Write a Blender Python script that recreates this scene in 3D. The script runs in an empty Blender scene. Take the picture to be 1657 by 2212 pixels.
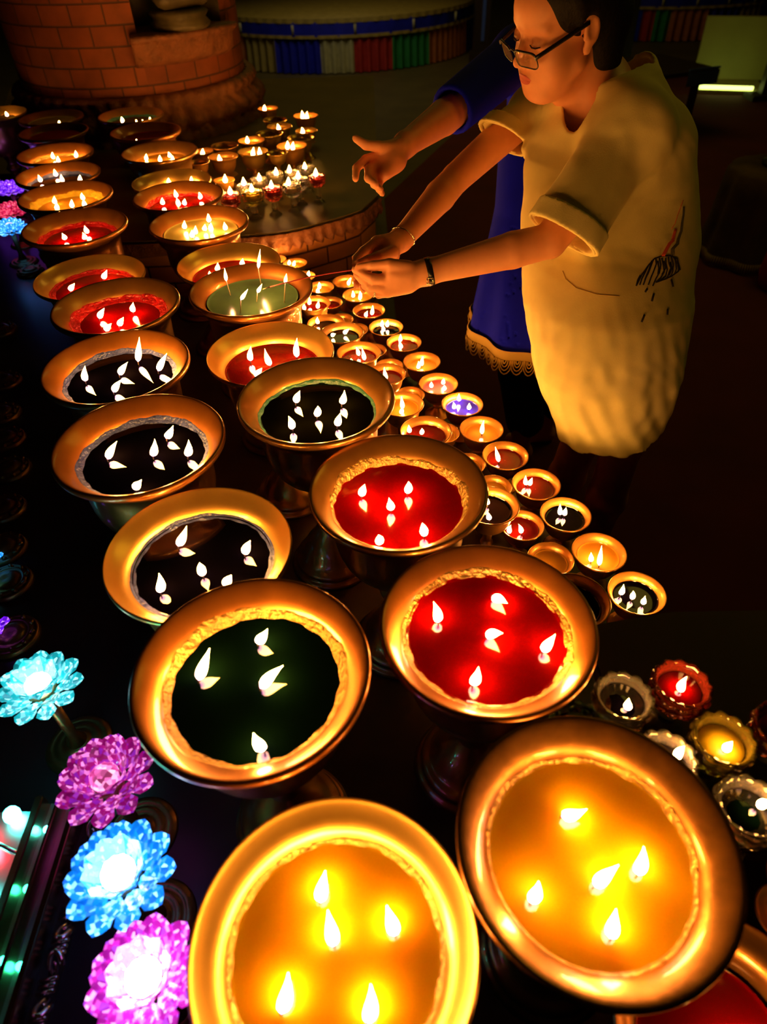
import bpy, bmesh, math, random
import numpy as np
from mathutils import Vector, Matrix
from mathutils.bvhtree import BVHTree

PI = math.pi
rnd = random.Random(7)
C = bpy.context.scene.collection
SC = bpy.context.scene

# ------------------------------------------------------------------ camera
RIM = 1.08                       # height of the big lamp rims above the floor
CAM_Z = RIM + 0.7075
FPX, PITCH, ROLL = 1446.4, 0.75514, -0.033815
_fw0 = np.array([0, math.cos(PITCH), -math.sin(PITCH)])
_up0 = np.array([0, math.sin(PITCH), math.cos(PITCH)])
_rt0 = np.array([1.0, 0, 0])
RT = _rt0 * math.cos(ROLL) + _up0 * math.sin(ROLL)
UP = -_rt0 * math.sin(ROLL) + _up0 * math.cos(ROLL)
FW = _fw0
CAMP = np.array([0, 0, CAM_Z])
cam_d = bpy.data.cameras.new('camera')
cam_d.sensor_fit = 'VERTICAL'
cam_d.sensor_height = 36.0
cam_d.sensor_width = 36.0
cam_d.lens = FPX / 2212 * 36.0
cam_d.clip_start = 0.02
cam_d.clip_end = 60
cam_d.dof.use_dof = True
cam_d.dof.focus_distance = 1.4
cam_d.dof.aperture_fstop = 3.6
cam = bpy.data.objects.new('camera', cam_d)
C.objects.link(cam)
R3 = Matrix((( RT[0], UP[0], -FW[0]), (RT[1], UP[1], -FW[1]), (RT[2], UP[2], -FW[2])))
cam.matrix_world = Matrix.Translation(Vector(CAMP)) @ R3.to_4x4()
SC.camera = cam


def ray(u, v):
    return FW + RT * ((u - 828.5) / FPX) - UP * ((v - 1106) / FPX)


def at(u, v, z):
    """the point of the horizontal plane z seen at (u, v)"""
    d = ray(u, v)
    return Vector(CAMP + d * ((z - CAM_Z) / d[2]))


def atd(u, v, dep):
    """the point at depth dep (metres along the view axis) seen at (u, v)"""
    return Vector(CAMP + ray(u, v) * dep)


def depth(p):
    return float((np.array(p) - CAMP) @ FW)


# ------------------------------------------------------------------ world, light, exposure
W = bpy.data.worlds.new('world')
SC.world = W
W.use_nodes = True
W.node_tree.nodes['Background'].inputs[0].default_value = (0.30, 0.22, 0.05, 1)
W.node_tree.nodes['Background'].inputs[1].default_value = 0.006


def area(name, loc, rot, size, col, energy):
    l = bpy.data.lights.new(name, 'AREA')
    l.shape = 'SQUARE'
    l.size = size
    l.color = col
    l.energy = energy
    o = bpy.data.objects.new(name, l)
    o.location = loc
    o.rotation_euler = rot
    C.objects.link(o)
    return o


area('hall_fill', (0.2, 7.6, 4.3), (0.25, 0, 0), 3.0, (0.95, 0.66, 0.10), 26.0)  # unseen fill added to lift the olive floor and far skirts
area('near_hall_fill', (2.6, 3.2, 3.6), (-0.25, 0.45, 0), 1.5, (0.95, 0.68, 0.06), 7.0)  # added fill out of view, tints dress shoulders and back olive
area('altar_skirt_fill', (-0.4, 8.6, 2.2), (0.75, 0, 0), 0.8, (1.0, 0.9, 0.75), 5.0)  # added fill aimed at the altar skirt, no lamp stands there
FLAME_L = 250.0
SC.view_settings.view_transform = 'Standard'
SC.view_settings.look = 'None'
SC.view_settings.gamma = 1
SC.view_settings.use_curve_mapping = False
SC.view_settings.exposure = 0.0
SC.cycles.use_denoising = True
SC.cycles.use_adaptive_sampling = True
SC.cycles.adaptive_threshold = 0.03
SC.cycles.max_bounces = 6
SC.cycles.transmission_bounces = 8
SC.cycles.transparent_max_bounces = 12
SC.cycles.sample_clamp_indirect = 6.0
SC.cycles.caustics_reflective = False
SC.cycles.caustics_refractive = False

# ------------------------------------------------------------------ materials
MATS = {}


def nmat(name):
    m = bpy.data.materials.new(name)
    m.use_nodes = True
    nt = m.node_tree
    b = nt.nodes['Principled BSDF']
    MATS[name] = m
    return m, nt, b


def pmat(name, col, rough=0.5, metal=0.0, noise=0.0, nscale=20.0, bump=0.0, bscale=60.0, bdist=0.002, **kw):
    m, nt, b = nmat(name)
    b.inputs['Base Color'].default_value = (*col, 1)
    b.inputs['Roughness'].default_value = rough
    b.inputs['Metallic'].default_value = metal
    for k, v in kw.items():
        b.inputs[k.replace('_', ' ')].default_value = v
    tc = nt.nodes.new('ShaderNodeTexCoord')
    if noise > 0:
        n = nt.nodes.new('ShaderNodeTexNoise')
        n.inputs['Scale'].default_value = nscale
        n.inputs['Detail'].default_value = 5
        r = nt.nodes.new('ShaderNodeValToRGB')
        r.color_ramp.elements[0].position = 0.3
        r.color_ramp.elements[1].position = 0.7
        r.color_ramp.elements[0].color = (*[c * (1 - noise) for c in col], 1)
        r.color_ramp.elements[1].color = (*[min(1, c * (1 + noise * .5)) for c in col], 1)
        nt.links.new(tc.outputs['Object'], n.inputs['Vector'])
        nt.links.new(n.outputs['Fac'], r.inputs[0])
        nt.links.new(r.outputs[0], b.inputs['Base Color'])
    if bump > 0:
        n = nt.nodes.new('ShaderNodeTexNoise')
        n.inputs['Scale'].default_value = bscale
        n.inputs['Detail'].default_value = 4
        bp = nt.nodes.new('ShaderNodeBump')
        bp.inputs['Strength'].default_value = bump
        bp.inputs['Distance'].default_value = bdist
        nt.links.new(tc.outputs['Object'], n.inputs['Vector'])
        nt.links.new(n.outputs['Fac'], bp.inputs['Height'])
        nt.links.new(bp.outputs[0], b.inputs['Normal'])
    return m


def emat(name, col, strength):
    m, nt, b = nmat(name)
    b.inputs['Base Color'].default_value = (*[min(1, c) for c in col], 1)
    b.inputs['Emission Color'].default_value = (*col, 1)
    b.inputs['Emission Strength'].default_value = strength
    return m


# brass: three tones
pmat('brass', (0.36, 0.165, 0.034), 0.34, 0.82, noise=0.22, nscale=14, bump=0.10, bscale=90, bdist=0.0015, Coat_Weight=0.6, Coat_Roughness=0.07)
pmat('copper_brass', (0.60, 0.27, 0.055), 0.38, 0.72, noise=0.25, nscale=16, bump=0.12, bscale=80, bdist=0.0015, Coat_Weight=0.6, Coat_Roughness=0.07)
pmat('pale_brass', (0.70, 0.42, 0.10), 0.30, 0.88, noise=0.15, nscale=10, bump=0.06, bscale=70, bdist=0.0015, Coat_Weight=0.4, Coat_Roughness=0.06)
pmat('orange_brass', (0.38, 0.135, 0.022), 0.36, 0.78, noise=0.28, nscale=12, bump=0.10, bscale=90, bdist=0.0015, Coat_Weight=0.6, Coat_Roughness=0.07)
pmat('aged_brass', (0.26, 0.115, 0.025), 0.34, 0.8, noise=0.35, nscale=30, bump=0.25, bscale=120, bdist=0.0015, Coat_Weight=0.5, Coat_Roughness=0.06)
pmat('dark_brass', (0.30, 0.17, 0.06), 0.35, 1.0, noise=0.3, nscale=12)
# wax kinds
pmat('red_wax', (0.16, 0.0006, 0.0005), 0.09, noise=0.10, nscale=9, Subsurface_Weight=0.25, Subsurface_Radius=(0.05, 0.008, 0.004), Subsurface_Scale=0.5)
pmat('deep_red_wax', (0.075, 0.0016, 0.0010), 0.08, noise=0.1, nscale=20)
pmat('yellow_wax', (0.44, 0.210, 0.003), 0.10, noise=0.10, nscale=7, Subsurface_Weight=0.75, Subsurface_Radius=(0.08, 0.05, 0.005), Subsurface_Scale=0.8)
pmat('amber_wax', (0.36, 0.155, 0.012), 0.10, noise=0.12, nscale=20, Subsurface_Weight=0.2, Subsurface_Radius=(0.04, 0.02, 0.004), Subsurface_Scale=0.3)
pmat('solid_yellow', (0.60, 0.42, 0.012), 0.35)
pmat('solid_red', (0.45, 0.012, 0.006), 0.35, noise=0.3, nscale=30, bump=.5, bscale=60)
pmat('cream_wax', (0.32, 0.25, 0.06), 0.22, noise=0.15, nscale=12, Subsurface_Weight=0.2)
pmat('olive_wax', (0.0012, 0.0012, 0.0003), 0.02)
pmat('black_wax', (0.0008, 0.0006, 0.0015), 0.02)
pmat('green_black_wax', (0.0007, 0.0035, 0.0018), 0.02)
pmat('green_wax', (0.10, 0.19, 0.085), 0.16, noise=0.22, nscale=14, Subsurface_Weight=0.1)
pmat('blue_wax', (0.035, 0.025, 0.80), 0.10, noise=0.2, nscale=25)
pmat('pink_wax', (0.40, 0.07, 0.08), 0.2, noise=0.1)
pmat('blue_crust', (0.040, 0.055, 0.21), 0.25, noise=0.3, nscale=60, bump=0.9, bscale=180, bdist=0.004)
pmat('gold_crust', (0.45, 0.26, 0.06), 0.22, 0.6, noise=0.3, nscale=60, bump=1.0, bscale=150, bdist=0.005)
pmat('red_crust', (0.30, 0.004, 0.007), 0.3, noise=0.25, nscale=60, bump=1.0, bscale=110, bdist=0.006)
pmat('yellow_crust', (0.413, 0.2750, 0.0220), 0.3, noise=0.25, nscale=60, bump=0.8, bscale=110, bdist=0.005)
pmat('green_crust', (0.025, 0.11, 0.075), 0.3, noise=0.25, nscale=60, bump=0.8, bscale=110, bdist=0.004)
pmat('wick', (0.06, 0.04, 0.03), 0.9)
pmat('pale_wick', (0.75, 0.62, 0.36), 0.7)
# flame
m, nt, b = nmat('flame')
nt.nodes.remove(b)
em = nt.nodes.new('ShaderNodeEmission')
tc = nt.nodes.new('ShaderNodeTexCoord')
sx = nt.nodes.new('ShaderNodeSeparateXYZ')
rp = nt.nodes.new('ShaderNodeValToRGB')
rp.color_ramp.elements[0].position = 0.02
rp.color_ramp.elements[0].color = (0.06, 0.02, 0.05, 1)
rp.color_ramp.elements[1].position = 0.55
rp.color_ramp.elements[1].color = (1.0, 0.42, 0.060, 1)
nt.links.new(tc.outputs['Generated'], sx.inputs[0])
nt.links.new(sx.outputs['Z'], rp.inputs[0])
nt.links.new(rp.outputs[0], em.inputs[0])
em.inputs[1].default_value = FLAME_L
nt.links.new(em.outputs[0], nt.nodes['Material Output'].inputs[0])
# stone etc.
pmat('table_top', (0.045, 0.022, 0.030), 0.30, noise=0.3, nscale=5, bump=0.05, bscale=30)
pmat('near_table', (0.06, 0.022, 0.008), 0.5, noise=0.25, nscale=4, bump=0.05, bscale=40, Specular_IOR_Level=0.15)
pmat('platform_top', (0.16, 0.110, 0.032), 0.42, noise=0.25, nscale=5, bump=0.05, bscale=30)
pmat('carved_stone', (0.24, 0.08, 0.03), 0.65, noise=0.35, nscale=18, bump=0.8, bscale=45, bdist=0.012)
pmat('floor_stone', (0.10, 0.075, 0.02), 0.6, noise=0.2, nscale=3)
pmat('carpet_red', (0.10, 0.009, 0.005), 0.95, noise=0.25, nscale=3, bump=0.3, bscale=250)
pmat('wall_dark', (0.05, 0.035, 0.02), 0.8, noise=0.2, nscale=2)
pmat('statue', (0.09, 0.07, 0.03), 0.5, noise=0.4, nscale=12, bump=0.4, bscale=25, bdist=0.01)


def brickmat(name, c1, c2, mort, sx_, sy_):
    m, nt, b = nmat(name)
    uv = nt.nodes.new('ShaderNodeUVMap')
    br = nt.nodes.new('ShaderNodeTexBrick')
    br.inputs['Scale'].default_value = 1.0
    br.inputs['Brick Width'].default_value = sx_
    br.inputs['Row Height'].default_value = sy_
    br.inputs['Mortar Size'].default_value = 0.004
    br.inputs['Mortar Smooth'].default_value = 0.4
    br.inputs['Color1'].default_value = (*c1, 1)
    br.inputs['Color2'].default_value = (*c2, 1)
    br.inputs['Mortar'].default_value = (*mort, 1)
    nz = nt.nodes.new('ShaderNodeTexNoise')
    nz.inputs['Scale'].default_value = 9
    nz.inputs['Detail'].default_value = 6
    mx = nt.nodes.new('ShaderNodeMixRGB')
    mx.blend_type = 'MULTIPLY'
    mx.inputs[0].default_value = 0.7
    rr = nt.nodes.new('ShaderNodeValToRGB')
    rr.color_ramp.elements[0].position = 0.25
    rr.color_ramp.elements[0].color = (.45, .42, .4, 1)
    rr.color_ramp.elements[1].position = 0.7
    nt.links.new(uv.outputs[0], br.inputs['Vector'])
    nt.links.new(uv.outputs[0], nz.inputs['Vector'])
    nt.links.new(nz.outputs['Fac'], rr.inputs[0])
    nt.links.new(br.outputs['Color'], mx.inputs[1])
    nt.links.new(rr.outputs[0], mx.inputs[2])
    nt.links.new(mx.outputs[0], b.inputs['Base Color'])
    bp = nt.nodes.new('ShaderNodeBump')
    bp.invert = True
    bp.inputs['Strength'].default_value = 0.9
    bp.inputs['Distance'].default_value = 0.008
    ad = nt.nodes.new('ShaderNodeMath')
    ad.operation = 'MULTIPLY_ADD'
    ad.inputs[1].default_value = -0.25
    nt.links.new(nz.outputs['Fac'], ad.inputs[0])
    nt.links.new(br.outputs['Fac'], ad.inputs[2])
    nt.links.new(ad.outputs[0], bp.inputs['Height'])
    nt.links.new(bp.outputs[0], b.inputs['Normal'])
    b.inputs['Roughness'].default_value = 0.75
    return m


brickmat('brick', (0.30, 0.068, 0.014), (0.25, 0.052, 0.010), (0.10, 0.035, 0.015), 0.150, 0.079)
brickmat('small_brick', (0.66, 0.25, 0.06), (0.56, 0.20, 0.05), (0.09, 0.03, 0.012), 0.17, 0.065)
# cloth
for n_, c_ in dict(navy=(0.003, 0.008, 0.40), white=(0.35, 0.33, 0.17), red=(0.32, 0.018, 0.012), green=(0.010, 0.16, 0.035),
                   gold=(0.30, 0.22, 0.05), orange=(0.32, 0.09, 0.02), cream=(0.26, 0.20, 0.05)).items():
    pmat('cloth_' + n_, tuple(min(1, q * 1.25) for q in c_), 0.6, noise=0.2, nscale=15)
# person
pmat('skin', (0.78, 0.33, 0.17), 0.48, noise=0.06, nscale=40, bump=0.10, bscale=260, bdist=0.0006, Subsurface_Weight=0.12, Subsurface_Radius=(0.02, 0.006, 0.003), Subsurface_Scale=0.4)
pmat('lips', (0.55, 0.10, 0.08), 0.35)
pmat('hair', (0.003, 0.002, 0.0015), 0.6, Specular_IOR_Level=0.25, bump=0.6, bscale=120, bdist=0.002)
pmat('brow', (0.05, 0.02, 0.012), 0.8)
pmat('linen', (0.86, 0.74, 0.31), 0.85, noise=0.05, nscale=30, bump=0.35, bscale=420, bdist=0.0008)
pmat('blue_dress', (0.001, 0.004, 0.85), 0.8, noise=0.1, nscale=10, Specular_IOR_Level=0.15)
pmat('navy_trouser', (0.003, 0.004, 0.20), 0.8)
pmat('lace', (0.42, 0.27, 0.07), 0.8)
pmat('black_plastic', (0.01, 0.008, 0.008), 0.25)
pmat('silver', (0.85, 0.78, 0.65), 0.2, 1.0)
pmat('gold_metal', (0.9, 0.65, 0.3), 0.2, 1.0)
pmat('thread_black', (0.012, 0.008, 0.012), 0.8)
pmat('seam_thread', (0.45, 0.32, 0.10), 0.8)
pmat('thread_red', (0.75, 0.10, 0.03), 0.8)
pmat('thread_grey', (0.12, 0.11, 0.07), 0.8)
pmat('stick_red', (0.35, 0.01, 0.03), 0.5)
m = pmat('lens_glass', (0.85, 0.75, 0.6), 0.03)
m.node_tree.nodes['Principled BSDF'].inputs['Alpha'].default_value = 0.35
m.node_tree.nodes['Principled BSDF'].inputs['Specular IOR Level'].default_value = 1.0
m.node_tree.nodes['Principled BSDF'].inputs['Metallic'].default_value = 0.6
m.node_tree.nodes['Principled BSDF'].inputs['Base Color'].default_value = (0.8, 0.5, 0.3, 1)


def glassmat(name, col, rough=0.02):
    m, nt, b = nmat(name)
    b.inputs['Base Color'].default_value = (*col, 1)
    b.inputs['Roughness'].default_value = rough
    b.inputs['Transmission Weight'].default_value = 0.93
    b.inputs['IOR'].default_value = 1.45
    return m


glassmat('clear_glass', (0.95, 0.93, 0.85))
glassmat('red_glass', (0.95, 0.12, 0.06))
glassmat('yellow_glass', (0.98, 0.80, 0.10))
glassmat('green_glass', (0.45, 0.85, 0.5))


def ledmat(name, col, rim, strength, alt=None):
    """tinted acrylic: glow and facet glints painted as emission in random cells"""
    m, nt, b = nmat(name)
    b.inputs['Base Color'].default_value = (*col, 1)
    b.inputs['Roughness'].default_value = 0.12
    b.inputs['Transmission Weight'].default_value = 0.35
    tc = nt.nodes.new('ShaderNodeTexCoord')
    vo = nt.nodes.new('ShaderNodeTexVoronoi')
    vo.inputs['Scale'].default_value = 150
    sp = nt.nodes.new('ShaderNodeSeparateColor')
    nt.links.new(tc.outputs['Object'], vo.inputs['Vector'])
    nt.links.new(vo.outputs['Color'], sp.inputs[0])
    oi = nt.nodes.new('ShaderNodeObjectInfo')
    ma = nt.nodes.new('ShaderNodeMath')
    ma.operation = 'MULTIPLY_ADD'
    ma.inputs[1].default_value = 0.35
    nt.links.new(oi.outputs['Random'], ma.inputs[0])
    m2 = nt.nodes.new('ShaderNodeMath')
    m2.operation = 'MULTIPLY'
    m2.inputs[1].default_value = 0.8
    nt.links.new(sp.outputs[0], m2.inputs[0])
    nt.links.new(m2.outputs[0], ma.inputs[2])
    rp = nt.nodes.new('ShaderNodeValToRGB')
    rp.color_ramp.elements[0].position = 0.15
    rp.color_ramp.elements[0].color = (*[c * 0.12 for c in col], 1)
    rp.color_ramp.elements[1].position = 0.98
    rp.color_ramp.elements[1].color = (*rim, 1)  # brightest cells take the painted glint colour
    e_ = rp.color_ramp.elements.new(0.62)
    e_.color = (*[c * 0.75 for c in col], 1)
    nt.links.new(ma.outputs[0], rp.inputs[0])
    mxa = nt.nodes.new('ShaderNodeMixRGB')
    gt = nt.nodes.new('ShaderNodeMath')
    gt.operation = 'GREATER_THAN'
    gt.inputs[1].default_value = 0.68
    nt.links.new(sp.outputs[1], gt.inputs[0])
    m3 = nt.nodes.new('ShaderNodeMath')
    m3.operation = 'MULTIPLY'
    m3.inputs[1].default_value = 0.75 if alt else 0.0
    nt.links.new(gt.outputs[0], m3.inputs[0])
    nt.links.new(m3.outputs[0], mxa.inputs[0])
    nt.links.new(rp.outputs[0], mxa.inputs[1])
    mxa.inputs[2].default_value = (*(alt or col), 1)
    nt.links.new(mxa.outputs[0], b.inputs['Emission Color'])
    b.inputs['Emission Strength'].default_value = strength
    return m


ledmat('led_cyan', (0.02, 0.55, 0.60), (0.75, 1.5, 1.5), 1.0, (0.10, 0.22, 0.30))
ledmat('led_blue', (0.01, 0.35, 0.90), (0.6, 1.3, 1.6), 1.2, (0.02, 0.10, 0.55))
ledmat('led_magenta', (0.50, 0.01, 0.28), (1.8, 0.6, 1.5), 0.6, (0.22, 0.02, 0.65))
ledmat('led_pink', (0.75, 0.03, 0.60), (1.5, 0.9, 1.5), 1.1, (0.30, 0.08, 0.9))
ledmat('led_violet', (0.22, 0.01, 0.85), (0.75, 0.30, 1.0), 1.0)
ledmat('led_red', (0.7, 0.01, 0.12), (1.0, 0.25, 0.35), 0.8)
emat('heart_white', (0.70, 0.95, 1.0), 14.0)
ledmat('heart_pink', (0.9, 0.16, 0.55), (1.0, 0.85, 1.0), 1.5)
emat('heart_violet', (0.55, 0.35, 1.0), 4.0)
emat('bulb_teal', (0.05, 0.9, 0.75), 35.0)
emat('bulb_red', (1.0, 0.06, 0.08), 25.0)
emat('bulb_violet', (0.45, 0.15, 1.0), 30.0)
emat('rail_glint_green', (0.02, 0.9, 0.35), 25.0)
emat('tube_light', (0.85, 1.0, 0.22), 3.0)
pmat('case_brass', (0.45, 0.30, 0.22), 0.22, 1.0, noise=0.2, nscale=8)
pmat('case_mirror', (0.62, 0.58, 0.60), 0.34, 1.0, bump=0.35, bscale=9, bdist=0.01)
pmat('medallion', (0.28, 0.16, 0.06), 0.35, 0.8, noise=0.3, nscale=30, bump=0.5, bscale=80)
pmat('panel_olive', (0.5, 0.5, 0.18), 0.6, noise=0.1, nscale=4)
pmat('blue_paint_and_reflection', (0.06, 0.12, 0.55), 0.4)  # paint on the desk, stands in for a blue reflection on the pillar
pmat('dark_wood', (0.025, 0.014, 0.010), 0.5)
pmat('brown_cloth', (0.10, 0.055, 0.02), 0.9, noise=0.4, nscale=8)
pmat('dark_metal', (0.05, 0.045, 0.035), 0.4, 0.8)
pmat('gold_fringe', (0.35, 0.22, 0.05), 0.7)


# ------------------------------------------------------------------ helpers
def obj(name, me, mat=None, parent=None, loc=None):
    if isinstance(me, bmesh.types.BMesh):
        bm = me
        me = bpy.data.meshes.new(name)
        bm.to_mesh(me)
        bm.free()
    o = bpy.data.objects.new(name, me)
    if mat is not None and not me.materials:
        me.materials.append(MATS[mat] if isinstance(mat, str) else mat)
    C.objects.link(o)
    if parent is not None:
        o.parent = parent
    if loc is not None:
        o.location = loc
    return o


def tag(o, label, cat, group=None):
    o['label'] = label
    o['category'] = cat
    if group:
        o['group'] = group
    return o


def thing(name, label, cat, loc=(0, 0, 0), rz=0, group=None):
    o = bpy.data.objects.new(name, None)
    o.empty_display_size = 0.05
    C.objects.link(o)
    o.location = (loc[0], loc[1], 0.003 if loc[2] == 0 else loc[2])
    o.rotation_euler = (0, 0, rz)
    return tag(o, label, cat, group)


def struct(name, bm, mat):
    o = obj(name, bm, mat)
    o['kind'] = 'structure'
    return o


def smooth(bm):
    for f in bm.faces:
        f.smooth = True
    return bm


def lathe(prof, n=64, radf=None, cap0=False, cap1=False, z0=0.0, bm=None, sm=True):
    bm = bm or bmesh.new()
    rings = []
    for r, z in prof:
        ring = []
        for i in range(n):
            a = 2 * PI * i / n
            rr = r * (radf(a, z) if radf else 1.0)
            ring.append(bm.verts.new((rr * math.cos(a), rr * math.sin(a), z + z0)))
        rings.append(ring)
    for a, b in zip(rings, rings[1:]):
        for i in range(n):
            j = (i + 1) % n
            f = bm.faces.new((a[i], a[j], b[j], b[i]))
            f.smooth = sm
    if cap0:
        bm.faces.new(list(reversed(rings[0])))
    if cap1:
        bm.faces.new(rings[-1])
    bmesh.ops.recalc_face_normals(bm, faces=bm.faces)
    return bm


def box(bm, lo, hi, M=None):
    r = bmesh.ops.create_cube(bm, size=1)
    lo, hi = Vector(lo), Vector(hi)
    for v in r['verts']:
        v.co = Vector(((v.co.x + .5) * (hi.x - lo.x) + lo.x, (v.co.y + .5) * (hi.y - lo.y) + lo.y, (v.co.z + .5) * (hi.z - lo.z) + lo.z))
        if M is not None:
            v.co = M @ v.co
    return r['verts']


def tube(bm, pts, r, n=8, cap=True):
    pts = [Vector(p) for p in pts]
    rs = r if isinstance(r, (list, tuple)) else [r] * len(pts)
    rings = []
    t0 = (pts[1] - pts[0]).normalized()
    ref = Vector((0, 0, 1)) if abs(t0.z) < .9 else Vector((1, 0, 0))
    nrm = t0.cross(ref).normalized()
    for i, p in enumerate(pts):
        if i == 0:
            t = pts[1] - pts[0]
        elif i == len(pts) - 1:
            t = pts[-1] - pts[-2]
        else:
            t = pts[i + 1] - pts[i - 1]
        t.normalize()
        nrm = (nrm - t * nrm.dot(t)).normalized()
        bn = t.cross(nrm)
        rings.append([bm.verts.new(p + (nrm * math.cos(2 * PI * k / n) + bn * math.sin(2 * PI * k / n)) * rs[i]) for k in range(n)])
    for a, b in zip(rings, rings[1:]):
        for i in range(n):
            f = bm.faces.new((a[i], a[(i + 1) % n], b[(i + 1) % n], b[i]))
            f.smooth = True
    if cap:
        bm.faces.new(list(reversed(rings[0])))
        bm.faces.new(rings[-1])
    return bm


def prism(bm, outline, z0, z1):
    lo = [bm.verts.new((x, y, z0)) for x, y in outline]
    hi = [bm.verts.new((x, y, z1)) for x, y in outline]
    n = len(outline)
    bm.faces.new(list(reversed(lo)))
    bm.faces.new(hi)
    for i in range(n):
        bm.faces.new((lo[i], lo[(i + 1) % n], hi[(i + 1) % n], hi[i]))
    bmesh.ops.recalc_face_normals(bm, faces=bm.faces)
    return bm


def uvwall(bm, path, z0, z1, uoff=0.0, nz=1):
    """vertical wall along a path of (x, y) with metric UVs"""
    uvl = bm.loops.layers.uv.verify()
    s = uoff
    cols = []
    for i, p in enumerate(path):
        if i:
            s += math.hypot(p[0] - path[i - 1][0], p[1] - path[i - 1][1])
        cols.append((s, [bm.verts.new((p[0], p[1], z0 + (z1 - z0) * k / nz)) for k in range(nz + 1)]))
    for (sa, a), (sb, b_) in zip(cols, cols[1:]):
        for k in range(nz):
            f = bm.faces.new((a[k], b_[k], b_[k + 1], a[k + 1]))
            f.smooth = True
            for l, uv in zip(f.loops, ((sa, k), (sb, k), (sb, k + 1), (sa, k + 1))):
                l[uvl].uv = (uv[0], z0 + (z1 - z0) * uv[1] / nz)
    return bm


# ------------------------------------------------------------------ SDF modelling (for bodies, hair and cloth)
def cap(a, b, ra, rb, k=0.02, sub=False):
    return ('c', np.array(a, float), np.array(b, float), ra, rb, k, sub)


def ell(c, r, k=0.02, sub=False, R=None):
    return ('e', np.array(c, float), np.array(r, float), R, None, k, sub)


def xf(prims, M, o):
    out = []
    for p in prims:
        if p[0] == 'c':
            out.append(('c', M @ p[1] + o, M @ p[2] + o) + p[3:])
        else:
            out.append(('e', M @ p[1] + o, p[2], M if p[3] is None else M @ p[3], None) + p[5:])
    return out


def pd(p, P):
    if p[0] == 'c':
        a, b, ra, rb = p[1], p[2], p[3], p[4]
        ab = b - a
        t = np.clip(((P - a) @ ab) / (ab @ ab), 0, 1)
        return np.linalg.norm(P - a - t[:, None] * ab, axis=1) - (ra + (rb - ra) * t)
    Q = P - p[1]
    if p[3] is not None:
        Q = Q @ p[3]
    k0 = np.linalg.norm(Q / p[2], axis=1)
    k1 = np.linalg.norm(Q / (p[2] * p[2]), axis=1)
    mn = p[2].min()
    return np.where(k0 < 1e-6, -mn, k0 * (k0 - 1) / np.maximum(k1, 1e-9))


def bound(p):
    if p[0] == 'c':
        return (p[1] + p[2]) / 2, np.linalg.norm(p[1] - p[2]) / 2 + max(p[3], p[4])
    return p[1], p[2].max()


def field(prims):
    bs = [bound(p) for p in prims]
    BC = np.array([b[0] for b in bs])
    BR = np.array([b[1] for b in bs])
    KK = np.array([p[5] for p in prims])
    SUB = np.array([p[6] for p in prims])

    def f(P):
        c = P.mean(0)
        rad = np.linalg.norm(P - c, axis=1).max() if len(P) > 1 else 0.0
        far = np.linalg.norm(BC - c, axis=1) - BR - rad
        use = np.nonzero(far < (np.where(SUB, KK + .002, KK + .012) if len(P) > 1 else .3))[0]
        d = np.full(len(P), 0.10 if len(P) > 1 else 0.35)
        for i in use:
            p = prims[i]
            k = p[5]
            if p[6]:
                e = -pd(p, P)
                h = np.clip(0.5 + 0.5 * (e - d) / k, 0, 1)
                d = d * (1 - h) + e * h + k * h * (1 - h)
            else:
                e = pd(p, P)
                h = np.clip(0.5 + 0.5 * (d - e) / k, 0, 1)
                d = d * (1 - h) + e * h - k * h * (1 - h)
        return d
    f.near = lambda c: (np.linalg.norm(BC - c, axis=1) - BR).min()
    return f


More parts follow.
